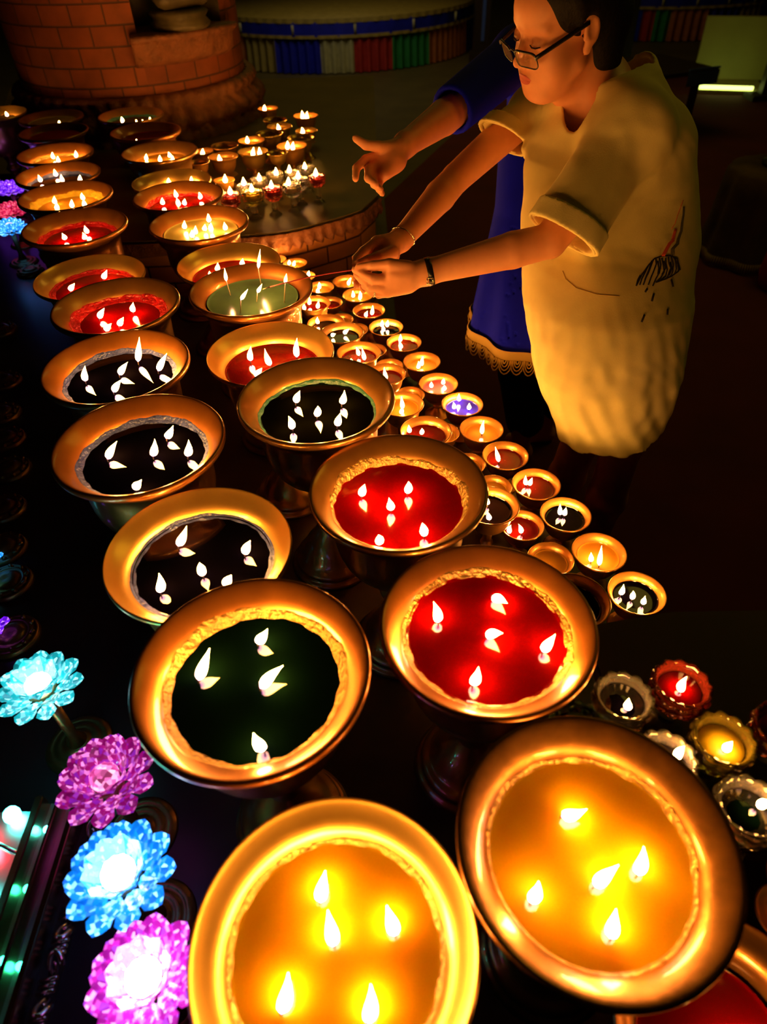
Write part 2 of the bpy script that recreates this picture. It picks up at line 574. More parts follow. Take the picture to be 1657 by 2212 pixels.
def surfnet(f, lo, hi, h, name, B=16, relax=2):
    lo, hi = np.array(lo, float), np.array(hi, float)
    nb = np.ceil((hi - lo) / (B * h)).astype(int)
    N = nb * B + 2
    gi = np.stack(np.meshgrid(*[np.arange(B + 1)] * 3, indexing='ij'), -1)
    cells, cverts, quads = [], [], []
    diag = B * h * 0.87 * 1.25 + 0.02

    def gid(ix):
        return (ix[..., 0] * N[1] + ix[..., 1]) * N[2] + ix[..., 2]
    for bx in range(nb[0]):
        for by in range(nb[1]):
            for bz in range(nb[2]):
                o = np.array([bx, by, bz]) * B
                cc = lo + (o + B / 2) * h
                if hasattr(f, 'near') and f.near(cc) > B * h * .87 + .01:
                    continue
                if abs(f(cc[None])[0]) > diag:
                    continue
                P = lo + (gi + o) * h
                D = f(P.reshape(-1, 3)).reshape(B + 1, B + 1, B + 1)
                S = D < 0
                if S.all() or not S.any():
                    continue
                c8 = [S[i:B + i, j:B + j, k:B + k] for i in (0, 1) for j in (0, 1) for k in (0, 1)]
                cnt = sum(c.astype(int) for c in c8)
                act = np.argwhere((cnt > 0) & (cnt < 8))
                acc = np.zeros((len(act), 3))
                n = np.zeros(len(act))
                for ax in range(3):
                    for i in (0, 1):
                        for j in (0, 1):
                            a = np.zeros(3, int)
                            oth = [x for x in range(3) if x != ax]
                            a[oth[0]], a[oth[1]] = i, j
                            b_ = a.copy()
                            b_[ax] = 1
                            ia, ib = act + a, act + b_
                            da, db = D[tuple(ia.T)], D[tuple(ib.T)]
                            cr = (da < 0) != (db < 0)
                            t = np.where(cr, da / np.where(cr, da - db, 1), 0)
                            pt = ia + t[:, None] * (b_ - a)
                            acc += pt * cr[:, None]
                            n += cr
                cells.append(gid(act + o))
                cverts.append(lo + (acc / n[:, None] + o) * h)
                for ax in range(3):
                    e = np.zeros(3, int)
                    e[ax] = 1
                    A = S[:B, :B, :B]
                    Bb = S[e[0]:B + e[0], e[1]:B + e[1], e[2]:B + e[2]]
                    ed = np.argwhere(A != Bb)
                    if not len(ed):
                        continue
                    u, w = [(1, 2), (2, 0), (0, 1)][ax]
                    eu = np.zeros(3, int)
                    eu[u] = 1
                    ew = np.zeros(3, int)
                    ew[w] = 1
                    g = ed + o
                    q = np.stack([gid(g - eu - ew), gid(g - ew), gid(g), gid(g - eu)], 1)
                    flip = ~A[tuple(ed.T)]
                    q[flip] = q[flip][:, ::-1]
                    ok = (g - eu - ew).min(1) >= 0
                    quads.append(q[ok])
    cells = np.concatenate(cells)
    cv = np.concatenate(cverts)
    q = np.concatenate(quads)
    srt = np.argsort(cells)
    cs = cells[srt]
    cv = cv[srt]
    ix = np.searchsorted(cs, q)
    ix = np.clip(ix, 0, len(cs) - 1)
    ok = (cs[ix] == q).all(1)
    ix = ix[ok]
    for _ in range(relax):
        ia = np.concatenate([ix[:, k] for k in (0, 1, 2, 3, 1, 2, 3, 0)])
        ib = np.concatenate([ix[:, k] for k in (1, 2, 3, 0, 0, 1, 2, 3)])
        n = np.bincount(ia, minlength=len(cv))
        acc = np.stack([np.bincount(ia, cv[ib, c], minlength=len(cv)) for c in range(3)], 1)
        cv = cv * 0.5 + 0.5 * acc / np.maximum(n, 1)[:, None]
    me = bpy.data.meshes.new(name)
    me.vertices.add(len(cv))
    me.vertices.foreach_set('co', cv.astype(np.float32).ravel())
    me.loops.add(len(ix) * 4)
    me.loops.foreach_set('vertex_index', ix.astype(np.int32).ravel())
    me.polygons.add(len(ix))
    me.polygons.foreach_set('loop_start', np.arange(0, len(ix) * 4, 4, dtype=np.int32))
    me.polygons.foreach_set('use_smooth', np.ones(len(ix), bool))
    me.update(calc_edges=True)
    me.validate()
    return me


#SECTION room
ZT = 0.70      # main altar table
ZP = 0.88      # stone platform behind
ZN = 0.91      # near right table


def plane_xy(x0, x1, y0, y1, z, flip=False):
    bm = bmesh.new()
    vs = [bm.verts.new(p) for p in ((x0, y0, z), (x1, y0, z), (x1, y1, z), (x0, y1, z))]
    bm.faces.new(vs)
    return bm


bm = bmesh.new()
box(bm, (-8, -2, -0.1), (10, 17, 0))
struct('floor', bm, 'floor_stone')
for nm, lo, hi in (('wall_back', (-8, 17, 0), (10, 17.2, 5)), ('wall_left', (-8.2, -2, 0), (-8, 17, 5)),
                   ('wall_right', (10, -2, 0), (10.2, 17, 5)), ('wall_front', (-8, -2.2, 0), (10, -2, 5))):
    bm = bmesh.new()
    box(bm, lo, hi)
    struct(nm, bm, 'wall_dark')
bm = bmesh.new()
box(bm, (-8, -2, 5), (10, 17, 5.1))
struct('ceiling', bm, 'wall_dark')
# carpet
c1, c2, c3 = at(830, 430, 0), at(990, 280, 0), at(1060, 175, 0)
bm = bmesh.new()
prism(bm, [(0.12, 2.0), (c1.x, c1.y), (c2.x, c2.y), (c3.x, c3.y), (9, 10.5), (9, -1.8), (0.75, -1.8), (0.75, 0.9)], 0.0003, 0.002)
tag(obj('carpet', bm, 'carpet_red'), 'dark maroon carpet spread over the hall floor behind the two people', 'carpet')

# main altar table: a slab following the rows of lamps, on a panelled base
tab = [(-0.62, 0.02), (0.62, 0.02), (0.62, 0.60), (0.53, 0.84), (0.45, 1.04), (0.36, 1.23), (0.28, 1.47), (0.185, 1.69), (0.095, 1.9),
       (0.02, 2.1), (-0.02, 2.24), (-0.06, 2.40), (-0.2, 2.425), (-0.313, 2.385), (-0.443, 2.34), (-1.20, 2.34), (-1.31, 2.72), (-1.43, 3.07), (-1.55, 3.42), (-1.80, 3.88), (-2.5, 3.9), (-1.75, 2.4), (-1.15, 1.2), (-0.80, 0.6)]
t = thing('altar_table', 'long dark altar table carrying both rows of big brass lamps', 'table', (0, 0.9, 0))
bm = prism(bmesh.new(), [(x, y - 0.9) for x, y in tab], ZT - 0.035, ZT)
bmesh.ops.bevel(bm, geom=[e for e in bm.edges if abs(e.verts[0].co.z - e.verts[1].co.z) < 1e-6], offset=0.004, segments=2, affect='EDGES')
obj('table_top', bm, 'table_top', t)
cx = sum(p[0] for p in tab) / len(tab)
cy = sum(p[1] for p in tab) / len(tab)
obj('table_base', prism(bmesh.new(), [((x - cx) * .93 + cx, (y - cy) * .95 + cy - 0.9) for x, y in tab], 0, ZT - 0.035), 'dark_wood', t)

# near right table
t = thing('side_table', 'brown side table at the right carrying the glass candle cups', 'table', (0.75, 0.45, 0))
e0, e1, e2 = at(1285, 1350, ZN), at(1450, 1322, ZN), at(1657, 1318, ZN)
o_ = [(0.325, 0.30), (0.62, 0.30), (1.35, 0.16), (1.35, e2.y + .01), (e2.x, e2.y), (e1.x, e1.y), (e0.x, e0.y), (0.315, e0.y - 0.06)]
bm = prism(bmesh.new(), [(x - .75, y - .45) for x, y in o_], ZN - 0.03, ZN)
bmesh.ops.bevel(bm, geom=[e for e in bm.edges if abs(e.verts[0].co.z - e.verts[1].co.z) < 1e-6], offset=0.003, segments=2, affect='EDGES')
obj('table_top', bm, 'near_table', t)
for x, y in ((0.66, 0.33), (1.28, 0.24), (0.66, 0.60), (1.28, 0.62)):
    b2 = bmesh.new()
    box(b2, (x - .775, y - .475, 0), (x - .725, y - .425, ZN - .03))
    obj('leg', b2, 'dark_wood', t)

# stone platform with brick wall and carved frieze
ed = [at(u, v, ZP) for u, v in ((812, 432), (780, 455), (740, 469), (700, 480), (660, 491), (620, 500), (580, 505), (540, 508))]
front = [(p.x, p.y) for p in ed]
front[0] = (0.022, 2.80)
out = [(0.03, 5.05)] + front + [(-0.6, 2.40), (-1.18, 2.40), (-1.28, 2.75), (-1.40, 3.10), (-1.52, 3.45), (-1.78, 3.92), (-2.1, 4.4), (-2.3, 5.05)]
t = thing('brick_platform', 'low round brick platform with carved edge carrying the small far lamps', 'platform', (-1.1, 3.9, 0))
sub = lambda L: [(x + 1.1, y - 3.9) for x, y in L]
obj('platform_top', prism(bmesh.new(), sub(out), ZP - 0.02, ZP), 'platform_top', t)


def inset(path, d):
    res = []
    for i, p in enumerate(path):
        a = Vector(path[max(0, i - 1)])
        b = Vector(path[min(len(path) - 1, i + 1)])
        tn = (b - a).normalized()
        nr = Vector((tn.y, -tn.x))
        res.append((p[0] + nr.x * d, p[1] + nr.y * d))
    return res


def densify(path, n):
    pts = []
    for a, b in zip(path, path[1:]):
        for k in range(n):
            pts.append((a[0] + (b[0] - a[0]) * k / n, a[1] + (b[1] - a[1]) * k / n))
    pts.append(path[-1])
    return pts


walk = list(reversed(out[:-1]))[:]          # left to right along the front, then to the back
walk = [(-2.3, 5.05), (-2.1, 4.4), (-1.78, 3.92), (-1.52, 3.45), (-1.40, 3.10), (-1.28, 2.75), (-1.18, 2.40), (-0.6, 2.40)] + list(reversed(front)) + [(0.03, 5.05)]
wall_in = inset(walk, -0.015)
bm = uvwall(bmesh.new(), sub(wall_in), 0.0, ZP - 0.02)
obj('brick_wall', bm, 'small_brick', t)
# frieze: a rope of carved leaves under the edge
bm = bmesh.new()
fr = densify(walk[1:-1], 12)
fr = fr[::1]
tot = 0
for (x0, y0), (x1, y1) in zip(fr, fr[1:]):
    L = math.hypot(x1 - x0, y1 - y0)
    tot += L
prof = [(0.012, -0.0), (0.016, -0.010), (0.010, -0.018), (0.012, -0.030), (0.004, -0.046), (-0.02, -0.050)]
cols = []
s = 0
for i, (x, y) in enumerate(fr):
    if i:
        s += math.hypot(x - fr[i - 1][0], y - fr[i - 1][1])
    a = Vector(fr[max(0, i - 1)])
    b = Vector(fr[min(len(fr) - 1, i + 1)])
    tn = (b - a).normalized()
    nr = Vector((tn.y, -tn.x))
    w = abs(math.sin(s * PI / 0.045)) ** 1.5
    cols.append([bm.verts.new((x + 1.1 + nr.x * (o2 + (.014 * w if k in (3, 4) else .004 * w)), y - 3.9 + nr.y * (o2 + (.014 * w if k in (3, 4) else .004 * w)), ZP - 0.006 + dz * (1 + (.35 * w if k > 2 else 0)))) for k, (o2, dz) in enumerate(prof)])
for a, b in zip(cols, cols[1:]):
    for k in range(len(prof) - 1):
        bm.faces.new((a[k], a[k + 1], b[k + 1], b[k])).smooth = True
obj('carved_frieze', bm, 'carved_stone', t)

# upper brick drum with niche, ledge and statue
DC = (-1.235, 4.22)
DR = 0.572
t = thing('brick_drum', 'tall round brick drum with a niche behind the big lamps', 'drum', (DC[0], DC[1], ZP))


def ringpath(r, a0, a1, n):
    return [(r * math.cos(a0 + (a1 - a0) * k / n), r * math.sin(a0 + (a1 - a0) * k / n)) for k in range(n + 1)]


def ang(p):
    return math.atan2(p[1] - DC[1], p[0] - DC[0])


na0, na1 = ang((-1.03, 3.67)), ang((-0.70, 4.0))
ledge_z = RIM + 0.235
bm = bmesh.new()
uvwall(bm, ringpath(DR, na1, na0 + 2 * PI, 90), 0, 2.2, uoff=(na1 + PI) * DR)
uvwall(bm, ringpath(DR, na0, na1, 12), 0, ledge_z - ZP, uoff=(na0 + PI) * DR)
uvwall(bm, ringpath(DR, na0, na1, 12), ledge_z - ZP + 0.8, 2.2, uoff=(na0 + PI) * DR)
obj('brick_wall', bm, 'brick', t)
bm = bmesh.new()
ri = DR - 0.24
p0, p1 = ringpath(DR, na0, na1, 1)
q0, q1 = [(x * ri / DR, y * ri / DR) for x, y in (p0, p1)]
uvwall(bm, [p0, q0] + ringpath(ri, na0, na1, 8)[1:] + [p1], ledge_z - ZP, ledge_z - ZP + 0.8)
vs = [bm.verts.new((x, y, ledge_z - ZP + .8)) for x, y in [p0, q0, q1, p1]]
bm.faces.new(vs)
obj('niche', bm, 'statue', t, None)
# ledge
bm = bmesh.new()
lo_a, hi_a = na0 - 0.06, na1 + 0.02
pr_ = [(DR - .25, 0.0), (DR + 0.075, 0.0), (DR + 0.085, -0.012), (DR + 0.070, -0.028), (DR + 0.055, -0.035), (DR + 0.045, -0.10), (DR + .01, -0.125), (DR - 0.02, -0.13)]
cols = []
for k in range(33):
    a = lo_a + (hi_a - lo_a) * k / 32
    w = 0.010 * abs(math.sin(k * PI / 8))
    cols.append([bm.verts.new(((r + (w if 3 < j < 7 else 0)) * math.cos(a), (r + (w if 3 < j < 7 else 0)) * math.sin(a), ledge_z - ZP + z)) for j, (r, z) in enumerate(pr_)])
for a, b in zip(cols, cols[1:]):
    for k in range(len(pr_) - 1):
        bm.faces.new((a[k], b[k], b[k + 1], a[k + 1])).smooth = True
bm.faces.new(cols[0])
bm.faces.new(list(reversed(cols[-1])))
obj('ledge', bm, 'carved_stone', t)
# base moulding: carved lotus petals
bm = bmesh.new()
n = 360
pr_ = [(0.0, 0.20), (0.035, 0.195), (0.05, 0.17), (0.03, 0.145), (0.055, 0.12), (0.075, 0.09), (0.06, 0.06), (0.045, 0.045), (0.075, 0.03), (0.08, 0.0)]
rings = []
for i in range(n):
    a = 2 * PI * i / n
    w = abs(math.sin(a * 19))
    w2 = abs(math.cos(a * 27))
    row = []
    for j, (r, z) in enumerate(pr_):
        k = (0.030 * w if 3 < j < 7 else 0.016 * w2)
        row.append(bm.verts.new(((DR + r + k - .005) * math.cos(a), (DR + r + k - .005) * math.sin(a), z)))
    rings.append(row)
for i in range(n):
    a, b = rings[i], rings[(i + 1) % n]
    for k in range(len(pr_) - 1):
        bm.faces.new((a[k], a[k + 1], b[k + 1], b[k])).smooth = True
obj('base_moulding', bm, 'carved_stone', t)
# statue in niche
na = (na0 + na1) / 2
sp = (DC[0] + (DR - .04) * math.cos(na), DC[1] + (DR - .04) * math.sin(na))
t = thing('statue', 'dark seated statue on a round base in the drum niche', 'statue', (sp[0], sp[1], ledge_z), na)
obj('statue_base', lathe([(0.0, 0), (0.13, 0), (0.14, 0.02), (0.12, 0.04), (0.135, 0.06), (0.115, 0.075), (0.0, 0.075)], 32), 'statue', t)
prims = [ell((0, 0, .13), (.10, .12, .06)), cap((0.05, -.10, .12), (0.06, .08, .12), .04, .035), cap((0.05, .10, .12), (0.06, -.08, .12), .04, .035),
         cap((-.02, 0, .15), (-.02, 0, .30), .07, .06), ell((-.02, 0, .41), (.045, .04, .055)), cap((-.02, -.08, .31), (.03, -.11, .18), .026, .02), cap((-.02, .08, .31), (.03, .11, .18), .026, .02)]
obj('figure', surfnet(field(prims), (-.2, -.2, .0), (.2, .2, .52), 0.01, 'figure', B=8), 'statue', t)


# background altar tables with coloured skirts
def skirt_table(name, label, cx, cy, r, h, segs, groupm=None):
    t = thing(name, label, 'table', (cx, cy, 0))
    obj('table_top', lathe([(0, h), (r + .01, h), (r + .01, h - .03), (0, h - .03)], 96), 'cloth_gold', t)
    A0, A1 = segs[0][0], segs[-1][1]

    def band(nm, z0, z1, rr, mat, a0, a1, amp, freq):
        bm = bmesh.new()
        n = max(8, int((a1 - a0) * 160))
        cols = []
        for k in range(n + 1):
            a = a0 + (a1 - a0) * k / n
            f = math.sin(a * freq) * amp
            cols.append([bm.verts.new(((rr + f * (1 + .8 * j)) * math.cos(a), (rr + f * (1 + .8 * j)) * math.sin(a), z1 + (z0 - z1) * j / 2)) for j in range(3)])
        for p, q in zip(cols, cols[1:]):
            for j in range(2):
                bm.faces.new((p[j], p[j + 1], q[j + 1], q[j])).smooth = True
        obj(nm, bm, mat, t)
    for a0, a1, mat in segs:
        band('skirt_panel', 0.01, h - 0.17, r, mat, a0, a1, 0.012, 110)
    band('valance', h - 0.17, h - 0.02, r + .03, 'cloth_navy', A0, A1, 0.002, 40)
    band('gold_trim', h - 0.19, h - 0.155, r + .036, 'cloth_gold', A0, A1, 0.002, 90)
    band('gold_trim', h - 0.035, h + 0.012, r + .036, 'cloth_gold', A0, A1, 0.002, 90)
    for k in range(7):
        a = A0 + (A1 - A0) * (k + .5) / 7
        b2 = bmesh.new()
        tube(b2, [((r + .037) * math.cos(a) , (r + .037) * math.sin(a), h - .145), ((r + .037) * math.cos(a), (r + .037) * math.sin(a), h - .05)], 0.016, 8)
        obj('motif', b2, 'cloth_white', t)
    return t


def skang(u, v, cx, cy):
    p = at(u, v, 0)
    return math.atan2(p.y - cy, p.x - cx)


CX, CY = -0.4, 12.05
us = [(530, 155), (600, 160), (695, 162), (768, 160), (848, 152), (915, 138), (985, 113)]
aa = [skang(u, v, CX, CY) for u, v in us] + [-0.05]
segs = list(zip(aa, aa[1:], ['cloth_cream', 'cloth_navy', 'cloth_white', 'cloth_red', 'cloth_green', 'cloth_orange', 'cloth_navy']))
segs = [(aa[0] - 0.6, aa[0], 'cloth_orange')] + segs
skirt_table('skirted_altar', 'round altar behind the drum with a skirt of navy, white, red and green panels', CX, CY, 1.93, 0.57, segs)
CX, CY = 4.6, 13.55
us = [(1375, 97), (1405, 95), (1440, 94), (1517, 90), (1598, 86), (1680, 84)]
aa = [-2.6] + [skang(u, v, CX, CY) for u, v in us]
segs = list(zip(aa, aa[1:], ['cloth_navy', 'cloth_red', 'cloth_green', 'cloth_orange', 'cloth_navy', 'cloth_cream']))
skirt_table('skirted_altar', 'dim skirted altar at the far right corner above the lit panel', CX, CY, 2.0, 0.57, segs)

# lit panel with tube light (a low illuminated cabinet), post, desk
p0, p1 = at(1500, 202, 0), at(1628, 206, 0)
dx = (p1 - p0)
yaw = math.atan2(dx.y, dx.x)
Wd = dx.length
t = thing('lit_panel', 'low olive panel with a glowing strip light along its foot, right of the desk', 'panel', (p0.x, p0.y, 0), yaw)
bm = bmesh.new()
box(bm, (0, 0.55, 0.04), (Wd + .2, 0.62, 0.62))
obj('panel', bm, 'panel_olive', t)
bm = bmesh.new()
box(bm, (0, 0.0, 0.0), (Wd + .1, 0.62, 0.035))
obj('plinth', bm, 'panel_olive', t)
bm = bmesh.new()
tube(bm, [(0.04, 0.03, 0.055), (Wd - .02, 0.03, 0.055)], 0.020, 10)
obj('tube_light', bm, 'tube_light', t)
pp = at(1632, 214, 0)
t = thing('dark_post', 'slim dark post standing beside the glowing strip light', 'post', (pp.x + .06, pp.y - .02, 0))
bm = bmesh.new()
box(bm, (-.045, -.045, 0), (.045, .045, 1.35))
obj('post', bm, 'dark_wood', t)
bm = bmesh.new()
box(bm, (-.16, -.12, 0), (.16, .12, .05))
obj('foot', bm, 'dark_wood', t)
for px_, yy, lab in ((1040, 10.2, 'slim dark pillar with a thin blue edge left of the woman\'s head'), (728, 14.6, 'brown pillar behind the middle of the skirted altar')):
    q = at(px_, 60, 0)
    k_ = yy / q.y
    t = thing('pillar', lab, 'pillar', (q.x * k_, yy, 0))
    bm = bmesh.new()
    box(bm, (-.09, -.09, 0), (.09, .09, 3.2))
    obj('shaft', bm, 'dark_wood', t)
    bm = bmesh.new()
    box(bm, (-.12, -.12, 0), (.12, .12, .18))
    obj('base', bm, 'dark_wood', t)
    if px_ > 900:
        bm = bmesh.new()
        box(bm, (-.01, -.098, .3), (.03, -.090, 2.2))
        obj('painted_reflection', bm, 'blue_paint_and_reflection', t)  # blue light reflected on the pillar, painted as a coloured strip
# desk
dp = at(1475, 290, 0)
t = thing('desk', 'small dark desk with a blue edge behind the woman in the linen dress', 'desk', (dp.x, dp.y, 0), 0.35)
bm = bmesh.new()
box(bm, (-1.0, -0.05, 0.48), (0.18, 0.75, 0.51))
obj('desk_top', bm, 'dark_wood', t)
bm = bmesh.new()
box(bm, (-.15, -.06, .515), (.18, -.045, .53))
box(bm, (-.15, -.062, .40), (.18, -.052, .505))
obj('blue_edge', bm, 'blue_paint_and_reflection', t)
for x, y in ((0.0, 0.0), (-.95, 0.0), (0.1, .68), (-.95, .68)):
    bm = bmesh.new()
    box(bm, (x - .025, y - .025, 0), (x + .025, y + .025, .48))
    obj('leg', bm, 'dark_wood', t)
t = thing('dark_cabinet', 'tall dark cabinet in the shade behind the woman in linen', 'cabinet', (dp.x - .35, dp.y + 2.1, 0), .2)
bm = bmesh.new()
box(bm, (-.55, 0, 0), (.45, .5, .95))
obj('cabinet_body', bm, 'dark_wood', t)
for x in (-.5, .0):
    bm = bmesh.new()
    box(bm, (x, -.02, .08), (x + .42, 0, .88))
    obj('door', bm, 'dark_wood', t)

# right: covered stool with fringe and a metal incense burner standing on it
sp = at(1590, 570, 0)
t = thing('covered_stool', 'stool under a dark brown cloth with ragged gold fringe at the right', 'stool', (sp.x + .12, sp.y + .12, 0))
bm = lathe([(0.0, .52), (.24, .52), (.262, .50), (.27, .40), (.285, .2), (.31, .06)], 72, radf=lambda a, z: 1 + (0.03 + .05 * (0.52 - z)) * math.sin(a * 9 + 1) + .02 * math.sin(a * 17))
obj('cover', bm, 'brown_cloth', t)
bm = bmesh.new()
for i in range(150):
    a = 2 * PI * i / 150
    r = .312 * (1 + .053 * math.sin(a * 9 + 1))
    tube(bm, [(r * math.cos(a), r * math.sin(a), .065), (r * 1.04 * math.cos(a + .01), r * 1.04 * math.sin(a + .01), .012)], .0045, 4)
obj('fringe', bm, 'gold_fringe', t)
t = thing('incense_burner', 'dark metal pedestal burner standing on the brown covered stool', 'burner', (sp.x + .16, sp.y + .14, .526))
obj('pedestal', lathe([(0, 0), (.12, 0), (.12, .015), (.05, .04), (.03, .09), (.045, .12), (.03, .15), (.0, .16)], 32), 'dark_metal', t)
obj('bowl', lathe([(0, .155), (.05, .16), (.11, .20), (.15, .26), (.17, .265), (.165, .275), (.14, .27), (.10, .215), (0, .19)], 40, radf=lambda a, z: 1 + (.05 * math.sin(a * 10) if z > .24 else 0)), 'dark_metal', t)
for k in range(4):
    bm = bmesh.new()
    a = k * PI / 2 + .4
    tube(bm, [(.13 * math.cos(a), .13 * math.sin(a), .26), (.15 * math.cos(a), .15 * math.sin(a), .33), (.11 * math.cos(a), .11 * math.sin(a), .37)], .008, 6)
    obj('hook', bm, 'dark_metal', t)
rp_ = at(1665, 540, 0.25)
bm = smooth(lathe([(0, 0), (.11, 0), (.13, .08), (.12, .24), (.07, .30), (0, .31)], 24, radf=lambda a, z: 1 + .05 * math.sin(a * 5)))
tag(obj('red_sack', bm, 'cloth_red', None, (rp_.x + .16, rp_.y + .05, 0.008)), 'small red cloth bundle at the right edge beside the covered stool', 'bundle')


#SECTION lamps
def arc(pts, n=4):
    """Catmull-Rom through profile points"""
    P = [Vector((p[0], p[1])) for p in pts]
    P = [P[0]] + P + [P[-1]]
    out = []
    for i in range(1, len(P) - 2):
        a, b, c, d = P[i - 1:i + 3]
        for k in range(n):
            t_ = k / n
            q = 0.5 * ((2 * b) + (c - a) * t_ + (2 * a - 5 * b + 4 * c - d) * t_ ** 2 + (3 * b - a - 3 * c + d) * t_ ** 3)
            out.append((max(0, q.x), q.y))
    out.append((P[-2].x, P[-2].y))
    return out


def flame_mesh(var):
    n, m_ = 10, 9
    bm = bmesh.new()
    rings = []
    for j in range(m_ + 1):
        t_ = j / m_
        w = math.sin(PI * min(1, t_ * 1.02) ** 0.62) * (1 - .35 * t_) if t_ > 0 else 0
        w = max(w, 0) * 0.235
        cx_ = var * .35 * math.sin(t_ * 3.0) * .25
        rings.append([bm.verts.new((cx_ + w * math.cos(2 * PI * i / n), w * math.sin(2 * PI * i / n), t_)) for i in range(n)] if 0 < j < m_ else [bm.verts.new((cx_, 0, t_))])
    for a, b in zip(rings, rings[1:]):
        for i in range(n):
            if len(a) == 1:
                bm.faces.new((a[0], b[(i + 1) % n], b[i])).smooth = True
            elif len(b) == 1:
                bm.faces.new((a[i], a[(i + 1) % n], b[0])).smooth = True
            else:
                bm.faces.new((a[i], a[(i + 1) % n], b[(i + 1) % n], b[i])).smooth = True
    bmesh.ops.recalc_face_normals(bm, faces=bm.faces)
    me = bpy.data.meshes.new('flame')
    bm.to_mesh(me)
    bm.free()
    me.materials.append(MATS['flame'])
    return me


FL = [flame_mesh(v) for v in (0, .8, -.8)]
bm = bmesh.new()
tube(bm, [(0, 0, -.35), (0, 0, .3), (.05, 0, .75), (.1, 0, 1.0)], [.12, .12, .1, .08], 6)
WICK = bpy.data.meshes.new('wick')
bm.to_mesh(WICK)
bm.free()
WICK.materials.append(MATS['wick'])
WICKP = WICK.copy()
WICKP.materials.clear()
WICKP.materials.append(MATS['pale_wick'])


def add_flame(root, base, tip, wl=0.010, width=1.0, pale=False, lit=True):
    """wick standing in the wax at base (world), flame from its head to tip (world)"""
    base, tip = Vector(base), Vector(tip)
    rl = root.location
    w = bpy.data.objects.new('wick', WICKP if pale else WICK)
    C.objects.link(w)
    w.parent = root
    w.location = base - rl
    th = wl if not pale else 0.012
    w.scale = (th if pale else th * .9, th if pale else th * .9, wl)
    w.rotation_euler = (0, 0, rnd.random() * 6)
    if lit:
        top = base + Vector((0, 0, wl * .55))
        d = tip - top
        L = d.length
        f = bpy.data.objects.new('flame', rnd.choice(FL))
        C.objects.link(f)
        f.parent = w
        q = d.to_track_quat('Z', 'Y').to_matrix().to_4x4()
        S = Matrix.Diagonal((0.030 * width, 0.030 * width, L, 1))
        Wm = Matrix.Translation(root.location) @ Matrix.Translation(w.location) @ w.rotation_euler.to_matrix().to_4x4() @ Matrix.Diagonal((*w.scale, 1))
        f.matrix_parent_inverse = Wm.inverted()
        f.matrix_basis = Matrix.Translation(top) @ q @ S
    return w


def wax_disc(R, zz, n=72, wob=0.0, seed=0):
    rr = random.Random(seed)
    ph = rr.random() * 6
    rf = lambda a, z: 1 + wob * math.sin(3 * a + ph) + wob * .6 * math.sin(7 * a + ph * 2)
    prof = [(0.0005, zz), (R * .3, zz), (R * .6, zz), (R * .85, zz), (R * .95, zz + .0003), (R * .985, zz + .0010), (R, zz + .0025)]
    return lathe(prof, n, None)


def big_profile(R, kind):
    """bowl of a big butter lamp, rim circle radius R at z = 0"""
    s = R / 0.14
    if kind == 'gold':
        outer = [(.052, -.165), (.085, -.145), (.104, -.10), (.108, -.06), (.112, -.034), (.124, -.016), (.136, -.007), (.1395, -.003), (.140, .0)]
        inner = [(.1392, .0050), (.1375, .0048), (.1335, -.0002), (.1265, -.0070), (.116, -.016), (.108, -.028), (.104, -.045), (.100, -.09), (.08, -.135), (.0, -.150)]
    else:
        outer = [(.045, -.170), (.083, -.150), (.103, -.11), (.107, -.07), (.109, -.042), (.116, -.026), (.127, -.016), (.136, -.010), (.1395, -.005), (.140, .0)]
        inner = [(.1390, .0035), (.1355, .004), (.130, .001), (.120, -.008), (.111, -.018), (.105, -.030), (.102, -.05), (.099, -.09), (.08, -.135), (.0, -.150)]
    return [(r * s, z * s) for r, z in arc(outer, 3)], [(r * s, z * s) for r, z in arc(inner, 3)]


def stem_foot(drop, s=1.0, foot=.085):
    """profiles from the bowl underside down to the table (z = -drop)"""
    b = -drop
    top = -.160 * s
    L = top - b
    stem = [(.05 * s, top + .004), (.034 * s, top - .010), (.022 * s, top - .20 * L), (.028 * s, top - .27 * L), (.036 * s, top - .33 * L), (.028 * s, top - .39 * L), (.021 * s, top - .46 * L), (.024 * s, top - .56 * L)]
    ft = [(.024 * s, top - .56 * L), (.034 * s, top - .64 * L), (.052 * s, top - .74 * L), (.064 * s, top - .84 * L), (foot * .86, b + .030), (foot * .94, b + .022), (foot * .93, b + .014), (foot, b + .008), (foot, b), (.0, b)]
    return arc(stem, 3), arc(ft, 2)


MESHC = {}


CALLS = []


def lamp(label, x, y, rz, R, *a, **k):
    CALLS.append([build_lamp, label, x, y, rz, R, R > .1, a, k])


def glass_cup(label, u, v, zr, R, *a, **k):
    p = at(u, v, zr)
    CALLS.append([build_cup, label, p.x, p.y, zr, R * 1.05, False, (p.x, p.y) + a, k])


